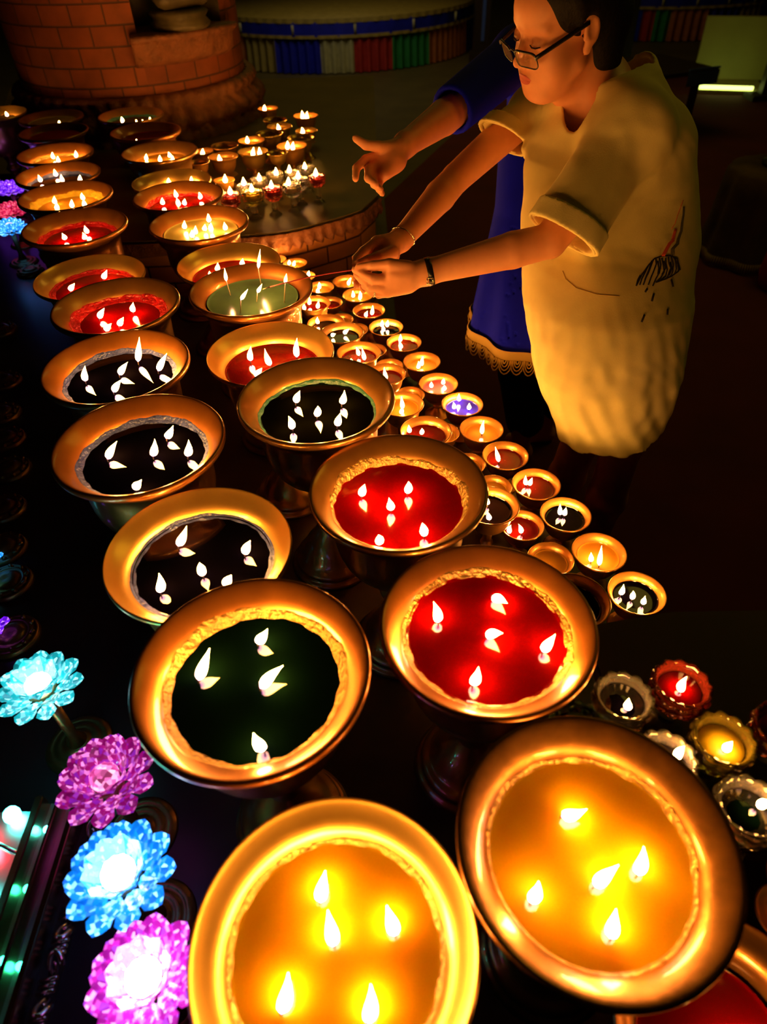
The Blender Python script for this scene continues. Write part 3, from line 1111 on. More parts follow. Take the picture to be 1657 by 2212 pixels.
def build_lamp(label, x, y, rz, R, kind, waxc, flames, group, waxdep=None, waxr=None, crust=None, tall=None, zbase=ZT, metal=None, fl_h=.026, pale=False, extra=None, fw=1.0):
    """a butter lamp. rz: world height of the rim; flames: list of (u, v, tu, tv) or (u, v) pixels of the photo"""
    t = thing('butter_lamp', label, 'lamp', (x, y, zbase), 0, group)
    drop = rz - zbase
    t.location.z += .0015
    drop -= .0015
    key = (round(R, 4), kind, round(drop, 3))
    s = R / .14
    big = R > .1
    metal = metal or ('brass' if kind != 'gold' else 'pale_brass')
    if big:
        o_p, i_p = big_profile(R, kind)
        st, ft = stem_foot(drop, 1.0)
        wr = waxr or (.1055 if kind == 'gold' else .1045) * s
        wd = waxdep if waxdep is not None else -.030
        if drop < .30:          # on the platform: squat foot
            st, ft = stem_foot(drop, 1.0, .075)
        ft = [(r, max(z, -drop + .0003)) for r, z in ft]
    else:
        s = R / .054
        o_p = [(.018, -.055), (.030, -.050), (.040, -.035), (.0435, -.020), (.046, -.010), (.051, -.004), (.0535, -.001), (.054, .0)]
        i_p = [(.0537, .0015), (.0520, .0018), (.0490, -.001), (.0450, -.006), (.0420, -.014), (.0400, -.024), (.034, -.038), (.0, -.045)]
        o_p = [(r * s, z * s) for r, z in arc(o_p, 3)]
        i_p = [(r * s, z * s) for r, z in arc(i_p, 3)]
        b = -drop
        top = -.052 * s
        L = max(top - b, .012)
        st = arc([(.020 * s, top), (.011 * s, top - .12 * L), (.009 * s, top - .30 * L), (.013 * s, top - .38 * L), (.009 * s, top - .46 * L), (.011 * s, top - .55 * L)], 3)
        ft = arc([(.011 * s, top - .55 * L), (.018 * s, top - .72 * L), (.028 * s, top - .86 * L), (.034 * s, b + .004), (.034 * s, b), (.0, b)], 2)
        wr = waxr or .0415 * s
        wd = waxdep if waxdep is not None else -.015 * s
    if key not in MESHC:
        n = 96 if big else 40
        ms = []
        for nm, prof in (('bowl', o_p + i_p[1:]), ('stem', st), ('foot', ft)):
            bm = lathe([(max(r, .0004), z) for r, z in prof], n)
            me = bpy.data.meshes.new(nm)
            bm.to_mesh(me)
            bm.free()
            ms.append(me)
        MESHC[key] = ms
    for nm, me in zip(('bowl', 'stem', 'foot'), MESHC[key]):
        o = obj(nm, me, metal, t, (0, 0, drop))
        o.material_slots[0].link = 'OBJECT'
        o.material_slots[0].material = MATS[metal if nm == 'bowl' or kind == 'gold' else metal]
    # keep the wax inside the wall
    wx = obj('wax', wax_disc(wr, 0, 96 if big else 40), waxc, t, (0, 0, drop + wd))
    if crust:
        rr = random.Random(int(x * 1000))
        ph = [rr.random() * 6 for _ in range(4)]
        k0, h = crust[1], crust[2]

        def rf(a, z):
            return 1 + .012 * math.sin(a * 11 + ph[0]) + .010 * math.sin(a * 23 + ph[1])
        zt = wd + h
        # follow the wall: wall radius at height z from the inner profile
        def wall(z):
            best = wr
            for (r0, z0), (r1, z1) in zip(i_p, i_p[1:]):
                if (z0 - z) * (z1 - z) <= 0 and abs(z1 - z0) > 1e-6:
                    best = r0 + (r1 - r0) * (z - z0) / (z1 - z0)
            return best
        wi = wr * k0
        bmc = bmesh.new()
        n = 120
        cols = []
        for i in range(n):
            a = 2 * PI * i / n
            j1 = 1 + .25 * math.sin(a * 3 + ph[2]) + .12 * math.sin(a * 13 + ph[3]) + rr.uniform(-.08, .08)
            row = [((wi - .002), wd - .001), (wi * rf(a, 0), wd + .0015)]
            for q in (.35, .7, 1.0):
                z = wd + h * j1 * q
                row.append((wall(z) - .0025 * (1 - q) - .0006 + rr.uniform(-.0006, .0004), z))
            row.append((wall(wd + h * j1) + .001, wd + h * j1 + .0005))
            cols.append([bmc.verts.new((r * math.cos(a), r * math.sin(a), z)) for r, z in row])
        for i in range(n):
            a, b = cols[i], cols[(i + 1) % n]
            for k in range(5):
                bmc.faces.new((a[k], b[k], b[k + 1], a[k + 1])).smooth = True
        bmesh.ops.recalc_face_normals(bmc, faces=bmc.faces)
        obj('wax_crust', bmc, crust[0], t, (0, 0, drop))
    zw = rz + wd
    for fl in flames:
        if fl[0] == 'c':            # a thin pale taper standing in the wax
            b0 = at(fl[1], fl[2], zw)
            best = None
            for q in range(5, 60):
                tp = at(fl[3], fl[4], zw + q * .001)
                dd = math.hypot(tp.x - b0.x, tp.y - b0.y)
                if best is None or dd < best[0]:
                    best = (dd, tp)
            t0_ = best[1]
            best = None
            for q in range(8, 50):
                tp = at(fl[5], fl[6], t0_.z + q * .001)
                dd = math.hypot(tp.x - t0_.x, tp.y - t0_.y)
                if best is None or dd < best[0]:
                    best = (dd, tp)
            tip = best[1]
            rl = Vector((x, y, zbase + .0015))
            bm = bmesh.new()
            tube(bm, [b0 - rl - Vector((0, 0, .003)), t0_ - rl], .0011, 8)
            w_ = obj('taper', bm, 'pale_wick', t)
            add_flame(t, t0_ - Vector((0, 0, .002)), tip, .004, .60)
            continue
        if len(fl) == 2:
            p = at(fl[0], fl[1], zw + .016 * (1 if big else .8))
            base = Vector((p.x, p.y, zw))
            hh = fl_h * rnd.uniform(.85, 1.1)
            tip = base + Vector((rnd.uniform(-.2, .5) * hh * .5, rnd.uniform(-.3, .3) * hh * .5, hh))
            wl = .008
        else:
            wl = .010 if len(fl) < 5 else fl[4]
            p = at(fl[0], fl[1], zw + wl * .55)
            base = Vector((p.x, p.y, zw))
            dr = max(.3, (fl_h if len(fl) < 6 else fl[5]) / .026) * .026
            tz = zw + wl * .55 + dr
            tp = at(fl[2], fl[3], tz)
            # the photographed tip line meets many heights: take the one giving a sensible length
            best = None
            for q in range(1, 60):
                z_ = zw + wl * .5 + q * .001
                tp = at(fl[2], fl[3], z_)
                L = (tp - Vector((p.x, p.y, zw + wl * .55))).length
                lean = math.hypot(tp.x - p.x, tp.y - p.y)
                sc_ = abs(L - dr) + .6 * lean
                if best is None or sc_ < best[0]:
                    best = (sc_, tp)
            tip = best[1]
        # stay inside the wax
        rr_ = math.hypot(base.x - x, base.y - y)
        if rr_ > wr * .93:
            k = wr * .93 / rr_
            sh = Vector(((base.x - x) * (k - 1), (base.y - y) * (k - 1), 0))
            base += sh
            tip += sh
        add_flame(t, base, tip, wl, fw * (1 if big else .8), pale)
    return t


GB = 'big brass butter lamps in two rows'
Z = RIM
BIG = [
 # label, x, y, dz, R, kind, wax, crust, waxdep, flames
 ('biggest yellow wax lamp at the bottom, pale gold rim, left of its twin', -.059, .180, -.009, .135, 'gold', 'yellow_wax', ('gold_crust', .985, .006), -.032,
  [(690, 1950, 703, 1880), (722, 2045, 708, 1965), (855, 2022, 835, 1955), (607, 2190, 622, 2100), (795, 2212, 800, 2125)]),
 ('yellow wax lamp with dark wide rim at the bottom right', .201, .256, .002, .14, 'dark', 'yellow_wax', ('gold_crust', .985, .010), -.038,
  [(1213, 1763, 1268, 1747), (1283, 1914, 1337, 1868), (1377, 1890, 1390, 1828), (1148, 1947, 1163, 1903), (1320, 2028, 1331, 1963)]),
 ('bright red wax lamp with five flames, behind the dark-rimmed yellow one', .127, .532, .007, .14, 'dark', 'red_wax', ('gold_crust', .985, .008), -.026,
  [(947, 1345, 936, 1300), (1063, 1290, 1096, 1304), (1050, 1373, 1086, 1368), (1172, 1408, 1200, 1370), (1021, 1480, 1033, 1440)]),
 ('black-green wax lamp left of the bright red one, gold crust inside', -.162, .451, .040, .14, 'dark', 'green_black_wax', ('gold_crust', .965, .012), -.032,
  [(428, 1470, 453, 1400), (556, 1388, 578, 1358), (562, 1487, 612, 1438), (570, 1620, 548, 1583)]),
 ('deep red wax lamp with broad copper rim in the middle of the right row', .016, .796, .016, .14, 'dark', 'red_wax', ('gold_crust', .985, .014), -.034,
  [(780, 1070, 788, 1046), (880, 1064, 882, 1040), (845, 1100, 840, 1075), (818, 1173, 817, 1155), (917, 1157, 912, 1130)]),
 ('pale gold rimmed black wax lamp with thin blue crust ring, beside the deep red one', -.271, .677, .008, .135, 'gold', 'black_wax', ('blue_crust', .965, .005), -.030,
  [(384, 1180, 403, 1136), (528, 1197, 541, 1168), (438, 1242, 431, 1216), (346, 1280, 343, 1238), (486, 1263, 500, 1242)]),
 ('black wax lamp with wide orange rim and glittering blue crust, left row', -.393, .882, .046, .14, 'dark', 'black_wax', ('blue_crust', .955, .008), -.032,
  [(231, 992, 253, 953), (359, 947, 374, 919), (330, 986, 334, 948), (405, 986, 407, 950), (291, 1054, 306, 1036)]),
 ('black-green wax lamp with teal crust above the deep red one, right row', -.110, 1.004, .042, .14, 'dark', 'olive_wax', ('green_crust', .98, .007), -.034,
  [(638, 870, 648, 844), (738, 873, 744, 843), (684, 898, 686, 877), (632, 927, 623, 899), (728, 920, 735, 892)]),
 ('black wax lamp with blue crust and one tall flame, left row', -.506, 1.147, .039, .14, 'dark', 'black_wax', ('blue_crust', .96, .007), -.030,
  [(184, 824, 184, 790), (298, 782, 301, 728, .01, .045), (341, 802, 361, 763), (257, 810, 276, 782), (244, 847, 262, 820)]),
 ('pale gold lamp of glowing red wax, right row, below the green wax lamp', -.217, 1.226, .009, .13, 'gold', 'deep_red_wax', None, -.034,
  [(541, 780, 542, 748), (584, 790, 572, 753), (641, 772, 642, 730), (552, 814, 566, 795)]),
 ('green wax lamp being lit, thin pale wicks standing tall in it', -.280, 1.451, .038, .14, 'dark', 'green_wax', None, -.024,
  [('c', 498, 638, 489, 607, 485, 579), ('c', 564, 614, 558, 580, 562, 538), ('c', 519, 678, 520, 648, 536, 624), ('c', 554, 652, 556, 632, 566, 613), ('c', 614, 654, 616, 612, 619, 591)]),
 ('crimson wax lamp with thick ragged red crust, left row', -.585, 1.424, .034, .14, 'dark', 'red_wax', ('red_crust', .85, .010), -.034,
  [(213, 688, 226, 665), (287, 673, 288, 653), (256, 703, 267, 685), (227, 713, 241, 698)]),
 ('gold-rimmed red wax lamp tucked behind the ragged crimson one, left row', -.706, 1.625, .006, .135, 'gold', 'red_wax', ('red_crust', .92, .006), -.030,
  [(222, 602, 231, 583), (150, 627, 161, 612)]),
 ('gold-rimmed red wax lamp directly behind the green wax lamp', -.382, 1.732, -.013, .135, 'gold', 'red_wax', None, -.034,
  [(467, 576), (453, 592), (521, 564)]),
 ('red wax lamp with smooth crust ring and tall brass body, beside the violet flowers', -.818, 1.890, .040, .14, 'dark', 'red_wax', ('red_crust', .90, .008), -.034,
  [(138, 508), (187, 495), (180, 508)]),
 ('clear amber wax lamp with seven little flames, right row', -.498, 1.966, .012, .14, 'dark', 'cream_wax', None, -.026,
  [(450, 471), (397, 485), (440, 489), (454, 490), (486, 488), (413, 504), (420, 497)]),
 ('yellow wax lamp with thick yellow crust on one side, left row', -.941, 2.180, .030, .14, 'dark', 'amber_wax', ('yellow_crust', .90, .012), -.032,
  [(116, 432), (120, 444), (153, 440), (178, 423), (181, 439)]),
 ('dark red wax lamp with four flames in front of a pale gold rim, right row', -.607, 2.218, .006, .14, 'dark', 'red_wax', ('red_crust', .94, .008), -.032,
  [(380, 418), (431, 422), (350, 434), (385, 437), (397, 435)]),
 ('pale gold rim showing behind the dark red four-flame lamp, right row', -.695, 2.489, -.033, .135, 'gold', 'amber_wax', None, -.034,
  [(363, 386), (422, 384)]),
 ('blue-black wax lamp fourth from the far end of the left row', -1.072, 2.481, .006, .14, 'dark', 'black_wax', ('blue_crust', .96, .008), -.030,
  [(86, 385), (119, 373), (134, 385), (171, 384)]),
 ('orange-rimmed amber wax lamp with five flames, far in the right row', -.793, 2.770, -.010, .14, 'dark', 'amber_wax', None, -.034,
  [(314, 339), (317, 349), (345, 342), (365, 332), (371, 343)]),
 ('amber wax lamp third from the far end of the left row', -1.194, 2.798, -.011, .14, 'dark', 'amber_wax', ('gold_crust', .97, .006), -.036,
  [(114, 336), (125, 344), (162, 333)]),
 ('red wax lamp with one flame, second from the far end of the right row', -.910, 3.050, -.006, .14, 'dark', 'red_wax', None, -.026,
  [(295, 304)]),
 ('unlit red wax lamp second from the far end of the left row', -1.309, 3.120, -.012, .14, 'dark', 'solid_red', None, -.020, []),
 ('pale cream wax lamp at the far end of the left row', -1.425, 3.420, -.025, .14, 'dark', 'cream_wax', None, -.018, [(131, 265)]),
 ('teal wax lamp with a line of flames at the far end of the right row', -1.045, 3.345, -.010, .14, 'dark', 'green_black_wax', ('green_crust', .94, .006), -.026,
  [(263, 258), (262, 267), (296, 265), (314, 265), (325, 258)]),
]
for lb, x, y, dz, R, kind, wax, crust, wd, fl in BIG:
    zb = ZP if y > 2.45 else ZT
    lamp(lb, x, y, Z + dz, R, kind, wax, fl, GB, waxdep=wd, crust=crust, zbase=zb,
         metal='pale_brass' if kind == 'gold' else 'aged_brass' if y < .3 else ('orange_brass' if rnd.random() < .5 else 'brass'), pale='green wax lamp being' in lb)
# lower lamp and small rim at the bottom right corner
lamp('big brass lamp of dark red wax half hidden under the dark-rimmed yellow one', 
     .35, .13, Z - .20, .12, 'gold', 'red_wax', [(1570, 2300), (1650, 2290)], GB, waxdep=-.060, waxr=.082, metal='brass')
p = at(1722, 1868, 1.00)
lamp('small brass lamp cut by the right frame edge beside the green glass cup', p.x, p.y, 1.00, .050, 'small', 'amber_wax', [], None, zbase=ZN, metal='copper_brass')
# far left corner lamp
p = at(-12, 247, Z - .02)
lamp('lamp cut by the left frame edge at the far end, one flame', p.x, p.y, Z - .02, .14, 'gold', 'black_wax', [(14, 245)], None, zbase=ZT)
# unlit taper wick hanging at the crust
GS = 'small brass lamps along the table edge'
SR = [
 ('small black wax lamp with three separate flames, nearest the side table', 1368, 1283, .054, 'black_wax', [(1340, 1285, 1347, 1262), (1365, 1294, 1368, 1276), (1389, 1304, 1394, 1287)]),
 ('small amber lamp with one tall and one short flame, next to the three-flame black one', 1292, 1193, .054, 'amber_wax', [(1294, 1222, 1300, 1178), (1277, 1213, 1277, 1193)]),
 ('small black wax lamp with two close flames, under the woman\'s legs', 1219, 1112, .054, 'black_wax', [(1210, 1113, 1210, 1088), (1219, 1113, 1223, 1096)]),
 ('small dark red lamp with a forked flame, left of the two-flame black one', 1157, 1046, .054, 'deep_red_wax', [(1137, 1048, 1136, 1027), (1143, 1048, 1150, 1032)]),
 ('small dark red lamp with one long wavy flame below the amber one', 1092, 984, .054, 'deep_red_wax', [(1078, 998, 1070, 965)]),
 ('small amber lamp with a bright flame level with the dress hem', 1040, 927, .054, 'amber_wax', [(1041, 938, 1046, 908)]),
 ('small blue wax lamp with three flames', 999, 873, .054, 'blue_wax', [(992, 866, 992, 850), (981, 882, 979, 869), (1013, 884, 1014, 871)]),
 ('small solid pink wax lamp', 947, 829, .053, 'pink_wax', [(957, 829, 959, 818), (932, 836, 932, 825), (960, 842, 960, 832)]),
 ('small amber lamp between the pink one and the dark red one', 907, 782, .053, 'amber_wax', [(911, 790, 914, 770), (903, 796, 904, 780)]),
 ('small dark red lamp with a fat flame above the amber one', 873, 740, .052, 'deep_red_wax', [(868, 752, 863, 736), (864, 738, 865, 722)]),
 ('small black wax lamp with a cluster of flames', 834, 707, .053, 'black_wax', [(825, 706, 826, 692), (836, 706, 838, 692), (829, 716, 827, 702)]),
 ('small dark red lamp below the woman\'s hands', 797, 671, .052, 'deep_red_wax', [(803, 680, 805, 660), (790, 683, 794, 672)]),
 ('small amber lamp just under the woman\'s curled fingers', 774, 637, .052, 'amber_wax', [(763, 642, 762, 628), (777, 648, 779, 624)]),
 ('small amber lamp behind the woman\'s fingertips', 748, 608, .049, 'amber_wax', [(752, 616, 758, 600), (765, 614, 766, 603)]),
 ('small amber lamp right of the green wax lamp', 694, 620, .046, 'amber_wax', [(690, 624, 690, 610), (686, 632, 687, 622)]),
 ('small lamp half behind the green wax lamp, near the brick wall', 655, 597, .043, 'amber_wax', [(667, 596, 668, 585)]),
 ('small amber lamp in front of the brick wall with three flames', 630, 567, .043, 'amber_wax', [(634, 574, 637, 563), (624, 571, 624, 562)]),
 ('small amber lamp nearest the far brick wall', 603, 562, .039, 'amber_wax', [(602, 561, 603, 551)]),
 ('low amber lamp behind the red-waxed small lamp, under the big red lamp rim', 1192, 1207, .046, 'amber_wax', [(1168, 1222)]),
 ('small bright red wax lamp between the black ones', 1131, 1134, .046, 'deep_red_wax', [(1100, 1152, 1104, 1134), (1127, 1152, 1120, 1132)]),
 ('low rim peeking out behind the dark lamp at the big red lamp', 1290, 1300, .034, 'black_wax', [(1278, 1312)]),
]
for lb, u, v, r, wx, fl in SR:
    p = at(u, v, ZT + .10)
    lamp(lb, p.x, p.y, ZT + .10, r, 'small', wx, fl, GS, zbase=ZT, metal='copper_brass', fl_h=.022)
GI = 'inner row of small brass lamps'
INN = [
 ('taller small lamp of black wax with two flames beside the deep red big lamp', 1060, 1092, .057, 'black_wax', [(1054, 1090, 1053, 1070), (1058, 1122, 1053, 1104), (1020, 1136, 1024, 1120)], -.20),
 ('taller small dark lamp half under the bright red big lamp', 1240, 1297, .062, 'black_wax', [], -.20),
 ('taller small red lamp with two flames behind the deep red big lamp', 920, 932, .059, 'deep_red_wax', [(885, 934, 883, 918), (910, 937, 911, 925)], -.20),
 ('taller small amber lamp with one tall flame right of the teal-crusted big lamp', 868, 873, .053, 'amber_wax', [(870, 883, 867, 856), (866, 893, 868, 880)], -.20),
 ('taller small red lamp with one leaf-shaped flame above the amber one', 835, 808, .050, 'deep_red_wax', [(835, 820, 830, 793)], -.20),
 ('taller small lamp with a tangle of flames right of the glowing red lamp', 774, 761, .059, 'deep_red_wax', [(788, 778, 782, 752), (776, 768, 770, 750), (761, 785, 758, 775)], -.20),
 ('taller small black lamp with two leaning flames', 736, 716, .060, 'black_wax', [(717, 724, 725, 721), (742, 720, 754, 711)], -.20),
 ('taller small black lamp with one flame left of the two-flame one', 706, 700, .056, 'black_wax', [(687, 699, 686, 685)], -.22),
 ('taller small dark red lamp with flames right below the green lamp', 680, 658, .050, 'deep_red_wax', [(668, 658, 668, 642), (686, 666, 688, 651), (658, 668, 658, 657)], -.20),
 ('low amber lamp behind the two-flame black small lamp', 1068, 1052, .041, 'amber_wax', [(1054, 1060)], -.28),
 ('low lamp hidden between the long-flame red one and the big red rim', 1010, 1003, .041, 'amber_wax', [(996, 1011)], -.28),
 ('low lamp behind the taller red two-flame lamp', 957, 935, .041, 'amber_wax', [(943, 941)], -.28),
 ('low lamp behind the one-flame amber lamp', 886, 853, .039, 'amber_wax', [(874, 859)], -.28),
 ('low amber lamp behind the leaf-shaped flame', 846, 790, .039, 'amber_wax', [(836, 796)], -.28),
 ('low reddish lamp behind the tangle of flames', 806, 757, .039, 'deep_red_wax', [(796, 763)], -.28),
 ('low lamp behind the two leaning flames', 768, 712, .039, 'amber_wax', [(758, 717)], -.28),
 ('low lamp with pale rim between the black lamps and the dark red one', 737, 690, .039, 'amber_wax', [(729, 695)], -.28),
 ('low bright red wax lamp behind the taller dark red one', 711, 654, .044, 'deep_red_wax', [(708, 660, 709, 650)], -.28),
]
for lb, u, v, r, wx, fl, dz in INN:
    p = at(u, v, RIM + dz)
    lamp(lb, p.x, p.y, RIM + dz, r, 'small', wx, fl, GI, zbase=ZT, metal='copper_brass', fl_h=.022)
GF = 'small brass lamps on the brick platform'
FAR = [
 ('farthest small lamp beside the drum, one flame', 579, 234, .050, [(571, 236)]),
 ('far right small lamp standing apart with twin flames', 660, 250, .058, [(653, 253), (663, 255)]),
 ('thin gold rim second behind the far one by the drum', 594, 259, .056, []),
 ('bright gold-rimmed small lamp behind the orange one', 602, 274, .058, [(602, 279)]),
 ('orange small lamp under the bright gold rim, unlit', 582, 288, .060, []),
 ('gold-rimmed small lamp below the twin-flame one', 662, 282, .050, [(653, 286)]),
 ('dull gold rim above the two-flame lamp on the platform', 649, 298, .058, []),
 ('small lamp with one spark beside the carved drum foot', 544, 303, .058, [(534, 305)]),
 ('unlit flat rim nearest the carved drum foot', 485, 315, .058, []),
 ('small lamp with two bright flames above the glass cups', 630, 315, .064, [(620, 318), (632, 320)]),
 ('cup-shaped lamp with two flames left of the gold cylinder cup', 546, 327, .062, [(546, 333), (561, 333)]),
 ('gold cylinder cup left of the two-flame lamp', 600, 330, .042, []),
 ('cup-shaped lamp with one flame, left of the two-flame cup', 482, 338, .060, [(476, 345)]),
 ('small lamp behind the orange-rimmed big lamp with a spark', 437, 327, .046, [(437, 333)]),
 ('unlit small lamp touching the orange-rimmed big lamp', 430, 350, .042, []),
 ('low amber lamp behind the dark red big lamp', 484, 389, .040, [(486, 390)]),
]
for lb, u, v, r, fl in FAR:
    p = at(u, v, ZP + .115)
    lamp(lb, p.x, p.y, ZP + .115, r, 'small', 'amber_wax', fl, GF, zbase=ZP, metal='copper_brass' if 'gold' not in lb else 'pale_brass', fl_h=.036, fw=1.6)


# ------------------------------------------------------------------ glass candle cups
def cup_mesh(R, lobes=12, n=120):
    sc = lambda amp: (lambda a, z: 1 + amp * abs(math.sin(a * lobes / 2)))
    bm = bmesh.new()
    outer = [(.0, -.046), (.014, -.046), (.024, -.042), (.031, -.034), (.037, -.026), (.033, -.022), (.038, -.014), (.0395, -.007), (.036, -.003), (.0375, .001), (.036, .004)]
    inner = [(.033, .003), (.0305, -.003), (.0295, -.010), (.028, -.020), (.026, -.030), (.0, -.033)]
    prof = [(max(r, .0004) * R / .0395, z * R / .0395) for r, z in arc(outer, 2) + arc(inner, 2)]
    no = len(arc(outer, 2))
    rings = []
    for k, (r, z) in enumerate(prof):
        amp = 0.085 if (k < no and z > -.040 * R / .0395) else 0.02
        ring = []
        for i in range(n):
            a = 2 * PI * i / n
            row = 0 if z > -.018 else PI / lobes
            rr = r * (1 - amp * .5 + amp * abs(math.sin((a + row) * lobes / 2)))
            zz = z + (.003 * abs(math.sin(a * lobes / 2)) if abs(k - no) < 3 else 0)
            ring.append(bm.verts.new((rr * math.cos(a), rr * math.sin(a), zz)))
        rings.append(ring)
    for a, b in zip(rings, rings[1:]):
        for i in range(n):
            bm.faces.new((a[i], a[(i + 1) % n], b[(i + 1) % n], b[i])).smooth = True
    bmesh.ops.recalc_face_normals(bm, faces=bm.faces)
    return bm


def build_cup(label, x, y, zr, R, x0, y0, glass, wax, fl, group, zb, simple=False):
    R = R / 1.05
    p = Vector((x, y, zr))
    t = thing('glass_candle_cup', label, 'candle holder', (p.x, p.y, zb + .0015), 0, group)
    d = zr - zb - .0015
    s = R / .0395
    obj('cup', cup_mesh(R, 12, 60 if simple else 120), glass, t, (0, 0, d))
    b = -d
    st = [(.0004, -.045 * s), (.012 * s, -.046 * s), (.010 * s, -.046 * s - .1 * (d - .046 * s)), (.014 * s, b + .028), (.010 * s, b + .020), (.018 * s, b + .011), (.026 * s, b + .005), (.027 * s, b), (.0004, b)]
    obj('stem', lathe(arc(st, 2), 32), 'clear_glass', t, (0, 0, d))
    wr = .0285 * s
    obj('wax', lathe([(.0004, -.029 * s), (.024 * s, -.029 * s), (wr * .985, -.012 * s), (wr * .96, -.0105 * s), (.0004, -.0108 * s)], 32), wax, t, (0, 0, d))
    zw = zr - .0105 * s
    for f in fl:
        if len(f) == 2:
            q = at(f[0], f[1], zw + .012)
            base = Vector((q.x, q.y, zw))
            tip = base + Vector((.002, 0, .034))
        else:
            q = at(f[0], f[1], zw + .005)
            base = Vector((q.x, q.y, zw))
            tip = at(f[2], f[3], zw + .005 + .020)
        o2 = Vector((base.x - p.x, base.y - p.y, 0))
        if o2.length > wr * .8:
            sh = o2 * (wr * .8 / o2.length - 1)
            base += sh
            tip += sh
        add_flame(t, base, tip, .008, 1.25 if simple else .8)
    return t


GN = 'glass candle cups on the side table'
ZC = RIM - .065
glass_cup('clear scalloped glass cup of black wax with a small flame', 1350, 1510, ZC, .0385, 'clear_glass', 'black_wax', [(1357, 1530, 1359, 1508)], GN, ZN)
glass_cup('red-tinted scalloped glass cup with a tall leaning flame', 1477, 1502, ZC, .0385, 'red_glass', 'red_wax', [(1469, 1494, 1484, 1462)], GN, ZN)
glass_cup('yellow scalloped glass cup of solid yellow wax', 1568, 1616, ZC, .0385, 'yellow_glass', 'solid_yellow', [(1566, 1620, 1582, 1602)], GN, ZN)
glass_cup('clear glass cup of green wax at the right edge', 1638, 1742, ZC, .0385, 'clear_glass', 'green_black_wax', [(1640, 1742, 1656, 1728)], GN, ZN)
glass_cup('clear glass cup hidden mostly behind the yellow lamp rim, black wax', 1440, 1640, ZC, .0385, 'clear_glass', 'black_wax', [(1464, 1632)], GN, ZN)
glass_cup('greenish glass cup peeking between the red and yellow big lamps', 1246, 1555, ZC, .036, 'green_glass', 'green_black_wax', [], GN, ZN)
glass_cup('red glass cup cut by the right frame edge', 1690, 1575, ZC, .0385, 'red_glass', 'red_wax', [], GN, ZN)
GG = 'stemmed glass candle cups on the brick platform'
ZG = ZP + .095
for lb, u, v, r, g, w, f in [
    ('stemmed glass cup of red wax, leftmost in the front line of the platform', 502, 421, .038, 'red_glass', 'pink_wax', (498, 411)),
    ('stemmed glass cup of yellow wax in the front line', 547, 415, .038, 'yellow_glass', 'solid_yellow', (543, 403)),
    ('stemmed clear glass cup behind the yellow one', 558, 389, .034, 'clear_glass', 'cream_wax', (560, 387)),
    ('stemmed glass cup of bright red wax in the middle', 588, 408, .036, 'red_glass', 'red_wax', (581, 395)),
    ('stemmed clear glass cup behind the bright red one', 598, 376, .034, 'clear_glass', 'cream_wax', (596, 375)),
    ('stemmed clear glass cup right of the bright red one', 624, 401, .035, 'clear_glass', 'cream_wax', (617, 394)),
    ('stemmed clear glass cup second from the back', 628, 373, .032, 'clear_glass', 'cream_wax', (625, 369)),
    ('stemmed glass cup of dark wax in the front line', 648, 388, .032, 'clear_glass', 'green_black_wax', (642, 381)),
    ('farthest stemmed clear glass cup', 662, 362, .034, 'clear_glass', 'green_black_wax', (658, 363)),
    ('stemmed glass cup of red wax at the right end', 683, 382, .032, 'red_glass', 'red_wax', (676, 370)),
    ('small clear glass cup between the amber lamp and the yellow cup', 527, 402, .030, 'clear_glass', 'cream_wax', (526, 396))]:
    glass_cup(lb, u, v, ZG, r, g, w, [f], GG, ZP, True)


# nudge neighbours apart until no two vessels cut into each other, then build them all
def body_r(it, dz):
    R = it[5]
    if it[0] is build_cup:
        return R
    if it[6]:
        s_ = R / .14
        return s_ * np.interp(dz / s_, [0, .01, .02, .03, .045, .11, .15, .18], [.141, .137, .123, .116, .111, .106, .088, .05])
    s_ = R / .054
    return s_ * np.interp(dz / s_, [0, .004, .010, .02, .035, .055, .07], [.0545, .052, .047, .0445, .041, .02, .014])


X = np.array([[c[2], c[3]] for c in CALLS])
for it in range(160):
    moved = 0
    for i in range(len(CALLS)):
        for j in range(i):
            a, b = CALLS[i], CALLS[j]
            d = X[i] - X[j]
            L = math.hypot(*d)
            if L > .30:
                continue
            lo_, hi_ = (a, b) if a[4] < b[4] else (b, a)
            need = lo_[5] + body_r(hi_, hi_[4] - lo_[4]) + .001
            if L < need:
                n_ = d / max(L, 1e-6)
                wa, wb = (.12 if a[6] else 1.0), (.12 if b[6] else 1.0)
                X[i] += n_ * (need - L) * wa / (wa + wb)
                X[j] -= n_ * (need - L) * wb / (wa + wb)
                moved = 1
    if not moved:
        break
for c, (x, y) in zip(CALLS, X):
    c[0](c[1], float(x), float(y), c[4], c[5], *c[7], **c[8])


